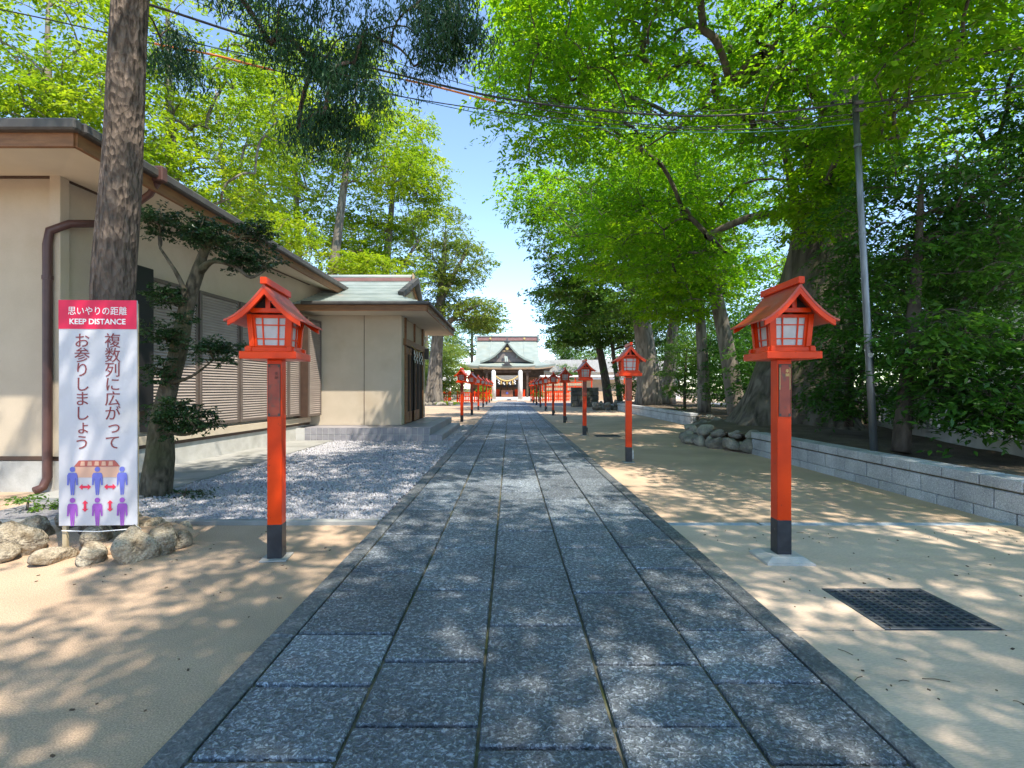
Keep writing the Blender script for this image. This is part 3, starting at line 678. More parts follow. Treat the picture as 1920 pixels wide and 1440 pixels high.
# ------------------------------------------------------------------ distance sign
SW, SH = 0.615, 1.83
sg = thing('notice_sign', 'tall white keep distance sign with crimson heading and pictograms beside conifer trunk', 'sign', (-3.345, 4.12, 0.02), R(2.5))
z0 = 0.215; zt = z0 + SH
MB().box((0, 0, z0 + SH / 2), (SW, 0.014, SH), ch=0.003).build('panel', 'sign_white', sg)
for s_ in (-1, 1): MB().box((s_ * (SW / 2 - 0.03), 0.024, 1.0), (0.034, 0.03, 2.05), ch=0.003).build('stake', 'stake_wood', sg)
MB().tube([(-SW / 2 + 0.02, 0.0, 0.175), (0, -0.002, 0.165), (SW / 2 - 0.02, 0.0, 0.185)], 0.004, 6).build('tie_rope', 'paper', sg)
MB().tube([(SW / 2 - 0.03, -0.0, 0.19), (SW / 2 + 0.0, -0.02, 0.215), (SW / 2 + 0.03, -0.01, 0.185), (SW / 2 - 0.0, -0.02, 0.15)], 0.006, 6).build('rope_knot', 'paper', sg)
yf = -0.0085
MB().box((0, yf, zt - 0.117), (SW - 0.002, 0.003, 0.234)).build('heading_band', 'sign_red', sg)
text('heading_lettering', '思いやりの距離', 0.074, 'paper', sg, (0, yf - 0.003, zt - 0.115), sx=0.9)
text('heading_lettering', 'KEEP DISTANCE', 0.062, 'paper', sg, (0, yf - 0.003, zt - 0.195), bold=0.0012, sx=1.0)
def column(s, x, zs, size, step):
    for i, ch_ in enumerate(s):
        if ch_ in 'っょ': text('sign_character', ch_, size, 'sign_text', sg, (x + 0.01, yf - 0.002, zs - i * step + 0.01))
        else: text('sign_character', ch_, size, 'sign_text', sg, (x, yf - 0.002, zs - i * step))
column('複数列に広がって', 0.118, zt - 0.375, 0.128, 0.118)
column('お参りしましょう', -0.122, zt - 0.375, 0.128, 0.118)
zb = zt - 1.35
# offering box
ob = MB(); ob.box((-0.005, yf, zb - 0.045), (0.34, 0.003, 0.085)).build('pictogram_box', 'sign_tan', sg)
MB().poly([(-0.185, zb), (0.175, zb), (0.135, zb + 0.05), (-0.145, zb + 0.05)], yf - 0.003, yf).build('pictogram_lid', 'sign_maroon', sg)
for i in range(5):
    x = -0.118 + i * 0.055
    MB().poly([(x - 0.016, zb + 0.008), (x + 0.020, zb + 0.008), (x + 0.018, zb + 0.042), (x - 0.010, zb + 0.042)], yf - 0.0045, yf - 0.002).build('pictogram_slat', 'sign_tan', sg)
def person_icon(x, z, m):
    mb = MB(); mb.poly([(x + 0.021 * math.cos(a), z + 0.098 + 0.021 * math.sin(a)) for a in [i * math.pi / 6 for i in range(12)]], yf - 0.005, yf - 0.0035)
    mb.poly([(x - .012, z - .11), (x - .003, z - .11), (x, z - .02), (x + .003, z - .11), (x + .012, z - .11), (x + .02, z - .01), (x + .024, z + .03), (x + .03, z - .03), (x + .042, z - .03), (x + .04, z + .05), (x + .03, z + .07), (x - .03, z + .07), (x - .04, z + .05), (x - .042, z - .03), (x - .03, z - .03), (x - .024, z + .03), (x - .02, z - .01)], yf - 0.005, yf - 0.0035)
    mb.build('person_pictogram', m, sg)
for x in (-0.195, 0.0, 0.195):
    person_icon(x, zb - 0.12, 'sign_blue'); person_icon(x, zb - 0.37, 'sign_purple')
ar = [(-.046, 0), (-.022, .022), (-.022, .009), (.022, .009), (.022, .022), (.046, 0), (.022, -.022), (.022, -.009), (-.022, -.009), (-.022, -.022)][::-1]
for x in (-0.098, 0.098):
    MB().poly([(x + a, zb - 0.165 + b) for a, b in ar], yf - 0.004, yf).build('arrow_pictogram', 'sign_arrow', sg)
    MB().poly([(x + b * 1.0, zb - 0.32 + a) for a, b in ar][::-1], yf - 0.004, yf).build('arrow_pictogram', 'sign_arrow', sg)
# ------------------------------------------------------------------ left building: shrine office
wx = lambda y: -5.92 + 0.082 * (y - 6.66)
of = thing('shrine_office', 'long beige stucco building with brown louvred shutters behind the pruned tree', 'building', (-5.92, 6.66, 0))
O = Vector((-5.92, 6.66, 0))
def ob_(mb, name, m, parent=of, smooth=False):
    mb.v = [(x - O.x, y - O.y, z - O.z) for x, y, z in mb.v]; return mb.build(name, m, parent, smooth)
WZ = 4.2
ang = math.atan(0.082)
def side(mb, y0, y1, z0_, z1_, out0, out1, ch=0.0):
    """box on the side wall between stations y0..y1, standing out from out0 to out1"""
    a = Vector((wx(y0) + (out0 + out1) / 2, y0, (z0_ + z1_) / 2)); b = Vector((wx(y1) + (out0 + out1) / 2, y1, (z0_ + z1_) / 2))
    return mb.bar(a, b, abs(out1 - out0), z1_ - z0_, ch)
vs_ = [(-18, 6.66, 0.4), (wx(6.66), 6.66, 0.4), (wx(18), 18, 0.4), (-18, 18, 0.4), (-18, 6.66, WZ), (wx(6.66), 6.66, WZ), (wx(18), 18, WZ), (-18, 18, WZ)]
ob_(MB().add(vs_, [(3, 2, 1, 0), (4, 5, 6, 7), (0, 1, 5, 4), (1, 2, 6, 5), (2, 3, 7, 6), (3, 0, 4, 7)]), 'wall', 'stucco')
ob_(side(MB().box((-12, 6.64, 0.2), (12.1, 0.1, 0.40)), 6.60, 13.0, -0.02, 0.40, -0.06, 0.05), 'foundation', 'concrete')
ob_(side(MB().box((-12, 6.625, 0.435), (12.2, 0.05, 0.05)), 6.60, 13.4, 0.402, 0.455, -0.02, 0.075), 'sill_flashing', 'dark_trim')
ob_(side(MB(), 6.9, 13.4, 0.46, 0.60, -0.02, 0.11, 0.006), 'ledge', 'stucco')
ob_(MB().box((-9.45, 6.62, 4.13), (7.1, 0.06, 0.06)), 'cornice_strip', 'dark_trim')
ob_(side(MB(), 6.62, 13.5, 4.10, 4.16, 0.0, 0.05), 'cornice_strip', 'dark_trim')
ob_(MB().box((-5.915, 6.655, 2.3), (0.14, 0.14, 3.68), ch=0.004), 'corner_trim', 'stucco')
# shutters
zs0, zs1 = 0.66, 3.12
slm = {}
def slat_len(L):
    k_ = round(L, 3)
    if k_ not in slm:
        slm[k_] = MB().add([(-L / 2, 0.0, 0.033), (L / 2, 0.0, 0.033), (L / 2, -0.030, -0.022), (-L / 2, -0.030, -0.022), (-L / 2, 0.006, 0.033), (L / 2, 0.006, 0.033), (L / 2, -0.026, -0.030), (-L / 2, -0.026, -0.030)],
                                [(0, 3, 2, 1), (4, 5, 6, 7), (0, 1, 5, 4), (3, 7, 6, 2), (0, 4, 7, 3), (1, 2, 6, 5)]).mesh('slat', 'shutter')
    return slm[k_]
nsl = 0
pan = [(7.95, 9.1, 0.10), (9.15, 10.3, 0.10), (10.35, 11.5, 0.10), (11.52, 12.1, 0.16), (12.13, 12.68, 0.16), (12.74, 13.45, 0.34)]
for y0, y1, out in pan:
    fr = MB(); zz0 = zs0 if out < 0.3 else zs0 - 0.02
    side(fr, y0, y1, zs1 - 0.06, zs1, 0.0, out + 0.03, 0.004); side(fr, y0, y1, zz0, zz0 + 0.06, 0.0, out + 0.03, 0.004)
    side(fr, y0, y0 + 0.06, zz0 + 0.06, zs1 - 0.06, 0.0, out + 0.03, 0.004); side(fr, y1 - 0.06, y1, zz0 + 0.06, zs1 - 0.06, 0.0, out + 0.03, 0.004)
    side(fr, y0 + 0.06, y1 - 0.06, zz0 + 0.06, zs1 - 0.06, 0.0, out - 0.03)
    sh = ob_(fr, 'shutter', 'shutter_frame')
    n = 46; L = (y1 - y0 - 0.12) / math.cos(ang); ym = (y0 + y1) / 2
    for i in range(n):
        z = zz0 + 0.09 + (zs1 - zz0 - 0.18) * i / (n - 1)
        o = link('slat', slat_len(L), sh, (wx(ym) + out - 0.004 - O.x, ym - O.y, z), math.pi / 2 - ang); nsl += 1
ob_(side(MB(), 12.685, 12.735, 0.62, 3.14, 0.0, 0.36), 'shutter_post', 'dark_trim')
ob_(side(MB(), 7.1, 7.9, 1.0, 3.2, 0.0, 0.28, 0.01), 'meter_cabinet', 'black_box')
ob_(MB().tube([(-5.55, 7.0, 3.62), (-5.75, 6.62, 3.5), (-5.93, 6.53, 3.38), (-5.96, 6.53, 3.2), (-5.96, 6.53, 0.2), (-5.99, 6.50, 0.08), (-6.02, 6.42, 0.05)], 0.052, 12), 'downpipe', 'downpipe', smooth=True)
ob_(MB().tube([(-5.96, 6.53, 2.75), (-5.96, 6.53, 2.80)], 0.06, 12), 'pipe_collar', 'downpipe')
ob_(MB().box((-6.85, 6.63, 0.58), (0.09, 0.05, 0.16), ch=0.008), 'outlet_cover', 'concrete')
# roof
EX, EY, EZ = -4.76, 5.55, 4.0
ridge_z = 5.75
vs_ = [(-20, EY, EZ + 0.27), (EX, EY, EZ + 0.27), (EX, 14.75, EZ + 0.27), (-20, 14.75, EZ + 0.27), (-20, 11, ridge_z), (-10.2, 11, ridge_z)]
ob_(MB().add(vs_, [(0, 1, 5, 4), (1, 2, 5), (2, 3, 4, 5)]), 'roof', 'slate_roof')
sf = MB(); zi = 4.12
sf.add([(-20, EY + 0.02, EZ + 0.03), (EX - 0.02, EY + 0.02, EZ + 0.03), (wx(6.66), 6.66, zi), (-20, 6.66, zi)], [(3, 2, 1, 0)])
sf.add([(EX - 0.02, EY + 0.02, EZ + 0.03), (EX - 0.02, 14.7, EZ + 0.03), (wx(14.7), 14.7, zi), (wx(6.66), 6.66, zi)], [(3, 2, 1, 0)])
ob_(sf, 'soffit', 'soffit')
fa = MB().box(((-20 + EX) / 2, EY, EZ + 0.07), (20 + EX, 0.05, 0.16)); fa.box((EX, (EY + 14.75) / 2 + 0.0125, EZ + 0.07), (0.05, 14.75 - EY + 0.025, 0.16))
ob_(fa, 'fascia', 'brown_wood')
gt = MB().box(((-20 + EX) / 2 + 0.045, EY - 0.06, EZ + 0.20), (20 + EX + 0.09, 0.11, 0.125), ch=0.02); gt.box((EX + 0.06, (EY + 14.75) / 2, EZ + 0.2), (0.11, 14.75 - EY, 0.12), ch=0.02)
ob_(gt, 'gutter', 'gutter')
ob_(MB().box((EX + 0.075, 6.76, EZ + 0.2), (0.17, 0.12, 0.2), ch=0.015).tube([(EX + 0.06, 6.76, EZ + 0.1), (EX - 0.1, 6.85, EZ - 0.02), (-5.55, 7.0, 3.62)], 0.045, 10), 'gutter_outlet', 'downpipe')
# concrete apron along the wall
tag(MB().box((-5.1, (6.0 + 12.66) / 2, 0.02), (1.36, 6.66, 0.06)).build('apron', 'concrete_dark'), kind='structure')
# ------------------------------------------------------------------ entrance hall with tiled steps
eh = thing('entrance_hall', 'small beige entrance hall with green metal roof and grey tiled steps', 'building', (-4.2, 13.5, 0))
O = Vector((-4.2, 13.5, 0))
eb = lambda mb, name, m, parent=eh, smooth=False: ob_(mb, name, m, parent, smooth)
KX0, KX1, KY0, KY1 = -5.45, -2.90, 13.5, 17.3
PZ = 0.37
eb(MB().box(((KX0 - 4 + KX1) / 2, (KY0 + KY1) / 2, (PZ + 3.36) / 2), (KX1 - KX0 + 4, KY1 - KY0, 3.36 - PZ)), 'wall', 'stucco')
eb(MB().box(((KX0 + KX1) / 2 - 0.1, KY0 - 0.012, 3.33), (KX1 - KX0, 0.03, 0.05)), 'cornice_strip', 'brown_wood')
eb(MB().box((-3.88, KY0 - 0.003, 1.85), (0.012, 0.012, 2.94)), 'panel_joint', 'dark_trim')
eb(MB().box((KX1 - 0.03, KY0 + 0.03, 1.85), (0.09, 0.09, 2.95), ch=0.005), 'corner_trim', 'stucco')
for y in (13.98, 15.3, 16.7): eb(MB().box((KX1 + 0.015, y, 1.85), (0.07, 0.10, 2.96), ch=0.004), 'column', 'brown_wood')
eb(MB().box((KX1 + 0.02, 15.3, 2.62), (0.12, 3.0, 0.18), ch=0.005), 'lintel', 'brown_wood')
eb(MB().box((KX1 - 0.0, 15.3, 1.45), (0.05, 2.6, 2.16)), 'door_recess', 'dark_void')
for k_, y in enumerate((14.36, 15.0, 15.66, 14.7)):
    dr = eb(MB().box((KX1 + 0.035 + 0.012 * (k_ % 2), y, 1.44), (0.03, 0.62, 2.10), ch=0.003), 'door', 'brown_wood')
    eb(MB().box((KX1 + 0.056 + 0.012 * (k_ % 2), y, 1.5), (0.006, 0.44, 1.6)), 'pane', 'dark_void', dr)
eb(MB().box((KX1 + 0.10, 17.05, 2.5), (0.14, 0.14, 0.36), ch=0.01), 'wall_lamp', 'gutter')
# paper streamers on a rope over the door
rp = thing('shimenawa', 'thin straw rope with white paper streamers over the entrance hall door', 'rope', (-2.79, 15.3, 2.5))
MB().tube([(0, -0.9, 0.05), (0.02, -0.4, -0.03), (0.02, 0.1, -0.05), (0.0, 0.9, 0.04)], 0.012, 6).build('rope', 'straw', rp)
for y in (-0.62, -0.22, 0.2, 0.6):
    pm = MB(); zz = -0.05
    for j in range(4):
        pm.box((0.03 + 0.01 * (j % 2), y + 0.035 * (1 if j % 2 else -1), zz - 0.06 - j * 0.085), (0.006, 0.075, 0.10))
    pm.build('paper_streamer', 'paper', rp)
# platform and step
PX_, SX_, PY0, PY1, SY0 = -2.02, -1.71, 12.72, 17.5, 12.5
pf = MB().box(((-5.4 + PX_) / 2, (PY0 + PY1) / 2, PZ / 2 - 0.012), (PX_ + 5.4, PY1 - PY0, PZ - 0.02)); 
eb(pf, 'platform', 'grout')
eb(MB().box(((-3.2 + SX_) / 2 + 0.0, (12.74 + PY1 - 0.25) / 2, 0.175 / 2 - 0.012), (SX_ + 3.2 - 0.004, PY1 - 0.25 - 12.74, 0.175 - 0.02)), 'step', 'grout')
tl = {}
def tile(w, h, axis):
    k_ = (round(w, 3), round(h, 3), axis)
    if k_ not in tl: tl[k_] = MB().box((0, 0, 0), {'y': (w, 0.014, h), 'x': (0.014, w, h), 'z': (w, h, 0.014)}[axis], ch=0.003).mesh('tile', 'tile')
    return tl[k_]
pl_e = [o for o in kids(eh) if o.name.startswith('platform')][0]; st_e = [o for o in kids(eh) if o.name.startswith('step')][0]
def put(m_, par, x, y, z): link('tile', m_, par, (x - O.x, y - O.y, z))
n = 21; w = (PX_ + 5.15) / n
for i in range(n):
    for j in range(2): put(tile(w - 0.014, 0.168, 'y'), pl_e, -5.15 + w * (i + .5), PY0 - 0.004, 0.09 + 0.182 * j)
n2 = 30; w2 = (PY1 - PY0) / n2
for i in range(n2):
    put(tile(w2 - 0.014, 0.168, 'x'), pl_e, PX_ + 0.004, PY0 + w2 * (i + .5), 0.272)
    put(tile(w2 * 0.945 - 0.014, 0.165, 'x'), st_e, SX_ + 0.004, 12.745 + w2 * 0.945 * (i + .5), 0.085)
for i in range(2): put(tile(0.147, 0.165, 'y'), st_e, PX_ + 0.015 + 0.155 * (i + .5), 12.738, 0.085)
for i in range(14): put(tile(0.33, 0.325, 'z'), pl_e, PX_ - 0.168, PY0 + 0.165 + 0.335 * i, PZ - 0.016)
for i in range(13): put(tile(0.295, 0.335, 'z'), st_e, SX_ - 0.155, 12.745 + 0.17 + 0.343 * i, 0.172)
eb(MB().box(((-5.15 + PX_ - 0.34) / 2, (PY0 + 13.5) / 2, PZ - 0.016), (PX_ - 0.34 + 5.15, 13.5 - PY0, 0.014)), 'landing', 'tile')
eb(MB().box(((-2.9 + PX_ - 0.34) / 2, (13.505 + PY1) / 2, PZ - 0.016), (PX_ - 0.34 + 2.9, PY1 - 13.505, 0.014)), 'landing', 'tile')
# roof with courses
EXr, EYf, EYb, EZk = -2.08, 12.68, 18.7, 3.29
sfm = MB().add([(-6.2, EYf + .03, EZk), (EXr - .03, EYf + .03, EZk), (EXr - .03, EYb, EZk), (-6.2, EYb, EZk)], [(3, 2, 1, 0)])
eb(sfm, 'soffit', 'soffit')
fa = MB().box(((-6.0 + EXr) / 2, EYf, EZk + 0.075), (EXr + 6.0, 0.05, 0.16)); fa.box((EXr, (EYf + EYb) / 2, EZk + 0.075), (0.05, EYb - EYf - 0.05, 0.159))
eb(fa, 'fascia', 'brown_wood')
gt = MB().box(((-5.2 + EXr) / 2 + .04, EYf - 0.05, EZk + 0.19), (EXr + 5.2 + .1, 0.09, 0.085), ch=0.02); gt.box((EXr + 0.05, (EYf + EYb) / 2, EZk + 0.19), (0.09, EYb - EYf, 0.08), ch=0.02)
eb(gt, 'gutter', 'gutter')
ridY, ridZ, ridX = 15.5, 4.62, -3.03
nc = 15; zE = EZk + 0.17
def rp_(t):   # front slope: a slight concave sweep
    y = EYf - 0.02 + (ridY - EYf + 0.02) * t; z = zE + (ridZ - zE) * (0.82 * t + 0.18 * t * t); return y, z
gt_t = 0.42
def xr(t):
    return EXr + 0.02 + (-3.10 - EXr) * (t / gt_t) if t < gt_t else (-3.10 + (0.20) * (t - gt_t) / (1 - gt_t))
tt = [i / 10 for i in range(11)]
um = MB().grid([[(-7, rp_(t)[0], rp_(t)[1] - .03), (xr(t) - .03, rp_(t)[0], rp_(t)[1] - .03)] for t in tt])
um.grid([[(xr(t) - .03, 2 * ridY - rp_(t)[0], rp_(t)[1] - .03), (-7, 2 * ridY - rp_(t)[0], rp_(t)[1] - .03)] for t in tt])
rfp = eb(um, 'roof', 'dark_trim')
for i in range(nc):
    t0 = i / nc; t1 = (i + 1) / nc + 0.01; y0, z0_ = rp_(t0); y1, z1_ = rp_(min(t1, 1))
    xa, xb = xr(t0), xr(min(t1, 1))
    vs_ = [(-6.6, y0, z0_), (xa, y0, z0_), (xb, y1, z1_ - 0.004), (-6.6, y1, z1_ - 0.004), (-6.6, y0, z0_ + 0.034), (xa, y0, z0_ + 0.034), (xb, y1, z1_ + 0.004), (-6.6, y1, z1_ + 0.004)]
    eb(MB().add(vs_, [(3, 2, 1, 0), (4, 5, 6, 7), (0, 1, 5, 4), (1, 2, 6, 5), (2, 3, 7, 6), (3, 0, 4, 7)]), 'roof_course', 'metal_roof', rfp)
# right-hand hip below the gable
for i in range(6):
    t0 = i / nc; t1 = (i + 1) / nc + .01; xa, xb = xr(t0), xr(t1); y0, z0_ = rp_(t0); y1, z1_ = rp_(t1)
    vs_ = [(xa + .004, y0, z0_), (xa + .004, 2 * ridY - y0, z0_), (xb + .004, 2 * ridY - y1, z1_), (xb + .004, y1, z1_)]
    vs_ += [(x, y, z + 0.022) for x, y, z in vs_[:2]] + [(x, y, z + .004) for x, y, z in vs_[2:]]
    eb(MB().add(vs_, [(3, 2, 1, 0), (4, 5, 6, 7), (0, 1, 5, 4), (1, 2, 6, 5), (2, 3, 7, 6), (3, 0, 4, 7)]), 'roof_course', 'metal_roof', rfp)
yg, zg = rp_(gt_t)
gx = -3.02
eb(MB().add([(gx, yg, zg), (gx, 2 * ridY - yg, zg), (gx, ridY, ridZ - 0.02), (gx - .3, yg, zg), (gx - .3, 2 * ridY - yg, zg), (gx - .3, ridY, ridZ - .02)], [(0, 1, 2), (5, 4, 3), (0, 2, 5, 3), (1, 4, 5, 2)]), 'gable', 'soffit', rfp)
for sgn in (0, 1):
    ya = yg - 0.05 if sgn == 0 else 2 * ridY - yg + 0.05
    eb(MB().bar((gx + 0.05, ya, zg + 0.02), (gx + 0.16, ridY, ridZ + 0.03), 0.16, 0.14), 'bargeboard', 'gutter', rfp)
    eb(MB().bar((gx + 0.06, ya + (0.45 if sgn == 0 else -.45), zg + 0.07), (gx + 0.07, ridY, ridZ - 0.22), 0.05, 0.07), 'gable_trim', 'brown_wood', rfp)
eb(MB().box(((-6.6 + ridX) / 2, ridY, ridZ + 0.04), (ridX + 6.6 + 0.06, 0.20, 0.10)), 'ridge_base', 'ridge_metal', rfp)
eb(MB().tube([(-6.6, ridY, ridZ + 0.13), (ridX + 0.08, ridY, ridZ + 0.13)], 0.07, 12), 'ridge_cap', 'metal_roof', rfp, True)
eb(MB().box((ridX + 0.08, ridY, ridZ + 0.12), (0.05, 0.26, 0.2), ch=0.02), 'ridge_end', 'pale_timber', rfp)
# ------------------------------------------------------------------ trees
GAP = np.array([(60, 850, 860), (130, 815, 872), (160, 838, 870), (215, 848, 882), (250, 846, 866), (272, 830, 856), (311, 850, 925), (350, 850, 915), (389, 880, 935), (428, 925, 968), (467, 940, 972),
                (506, 945, 990), (560, 965, 1000), (600, 950, 1030), (640, 962, 1030), (680, 905, 1045), (700, 890, 1050), (728, 880, 1060)], float)
def in_gap(c, r):
    """the open air over the path: boughs end at its edge"""
    c = np.atleast_2d(c); Y = np.maximum(c[:, 1], 0.5)
    x = VX + c[:, 0] / Y * FPX; y = HY - (c[:, 2] - CAM_H) / Y * FPX; pr = r / Y * FPX * 0.4
    lo = np.interp(y, GAP[:, 0], GAP[:, 1]); hi = np.interp(y, GAP[:, 0], GAP[:, 2])
    return (x + pr > lo) & (x - pr < hi) & (y > 60) & (y < 735) & (c[:, 1] > 2)

def leafcloud(rg, C, Rr, per, L, flat=0.25, droop=0.25, width=0.42, ntw=7, pitch=-0.3):
    """leaves set along the twigs of each spray; returns verts (n*4) and quads"""
    n = len(C); N = n * per
    ci = np.repeat(np.arange(n), per); R_ = np.asarray(Rr)[ci]
    tw = rg.randint(0, ntw, N); a0 = rg.rand(n)[ci] * 6.28
    az = a0 + tw * 6.2832 / ntw + (rg.rand(n, ntw)[ci, tw] - .5) * 0.9
    sl = (rg.rand(n, ntw)[ci, tw] - 0.35) * 2 * flat
    t = 0.12 + 0.95 * np.sqrt(rg.rand(N)) * (0.7 + 0.6 * rg.rand(n, ntw)[ci, tw])
    lat = rg.normal(0, 0.095, N) * (0.4 + t)
    d = np.stack([np.cos(az), np.sin(az)], 1); s = np.stack([-np.sin(az), np.cos(az)], 1)
    pos = np.empty((N, 3))
    pos[:, :2] = C[ci, :2] + (d * t[:, None] + s * lat[:, None]) * R_[:, None]
    pos[:, 2] = C[ci, 2] + (sl * t - droop * t * t + rg.normal(0, 0.045, N)) * R_
    sg_ = np.where(rg.rand(N) < .5, -1, 1); la = az + sg_ * rg.uniform(0.3, 1.3, N); pi_ = pitch + rg.normal(0, 0.36, N)
    ld = np.stack([np.cos(la) * np.cos(pi_), np.sin(la) * np.cos(pi_), np.sin(pi_)], 1)
    up = np.array([0, 0, 1.0]) + rg.normal(0, 0.45, (N, 3)); w = np.cross(up, ld); w /= np.linalg.norm(w, axis=1)[:, None] + 1e-9
    nn = np.cross(ld, w); LL = (L * rg.uniform(0.5, 1.4, N))[:, None]
    v = np.empty((N, 4, 3)); v[:, 0] = pos; v[:, 2] = pos + ld * LL
    mid = pos + ld * LL * 0.45 + nn * LL * 0.07; v[:, 1] = mid + w * LL * width * .5; v[:, 3] = mid - w * LL * width * .5
    return v.reshape(-1, 3)

def needlecloud(rg, C, Rr, per, L, width=0.12):
    """hanging sprays of a conifer"""
    n = len(C); N = n * per; ci = np.repeat(np.arange(n), per); R_ = np.asarray(Rr)[ci]
    ntw = 9; tw = rg.randint(0, ntw, N); az = rg.rand(n, ntw)[ci, tw] * 6.28; rr = np.sqrt(rg.rand(n, ntw)[ci, tw]) * 0.9
    h = rg.rand(N) * (0.5 + 0.9 * rg.rand(n, ntw)[ci, tw])
    pos = np.empty((N, 3)); pos[:, 0] = C[ci, 0] + np.cos(az) * rr * R_ * (0.6 + 0.5 * h) + rg.normal(0, 0.045, N); pos[:, 1] = C[ci, 1] + np.sin(az) * rr * R_ * (0.6 + 0.5 * h) + rg.normal(0, 0.045, N)
    pos[:, 2] = C[ci, 2] - h * R_ + rg.normal(0, 0.03, N) + 0.2 * R_
    la = rg.rand(N) * 6.28; pi_ = -1.0 + rg.normal(0, 0.3, N)
    ld = np.stack([np.cos(la) * np.cos(pi_), np.sin(la) * np.cos(pi_), np.sin(pi_)], 1)
    up = rg.normal(0, 1, (N, 3)); w = np.cross(up, ld); w /= np.linalg.norm(w, axis=1)[:, None] + 1e-9
    LL = (L * rg.uniform(0.6, 1.4, N))[:, None]; v = np.empty((N, 4, 3)); v[:, 0] = pos; v[:, 2] = pos + ld * LL
    mid = pos + ld * LL * .5; v[:, 1] = mid + w * LL * width * .5; v[:, 3] = mid - w * LL * width * .5
    return v.reshape(-1, 3)

def catmull(pts, rad, n):
    pts = [np.array(p, float) for p in pts]; P_ = [2 * pts[0] - pts[1]] + pts + [2 * pts[-1] - pts[-2]]; out = []; ro = []
    for i in range(len(pts) - 1):
        p0, p1, p2, p3 = P_[i:i + 4]
        for k_ in range(n):
            t = k_ / n; out.append(0.5 * ((2 * p1) + (-p0 + p2) * t + (2 * p0 - 5 * p1 + 4 * p2 - p3) * t * t + (-p0 + 3 * p1 - 3 * p2 + p3) * t ** 3)); ro.append(rad[i] * (1 - t) + rad[i + 1] * t)
    out.append(pts[-1]); ro.append(rad[-1]); return out, ro

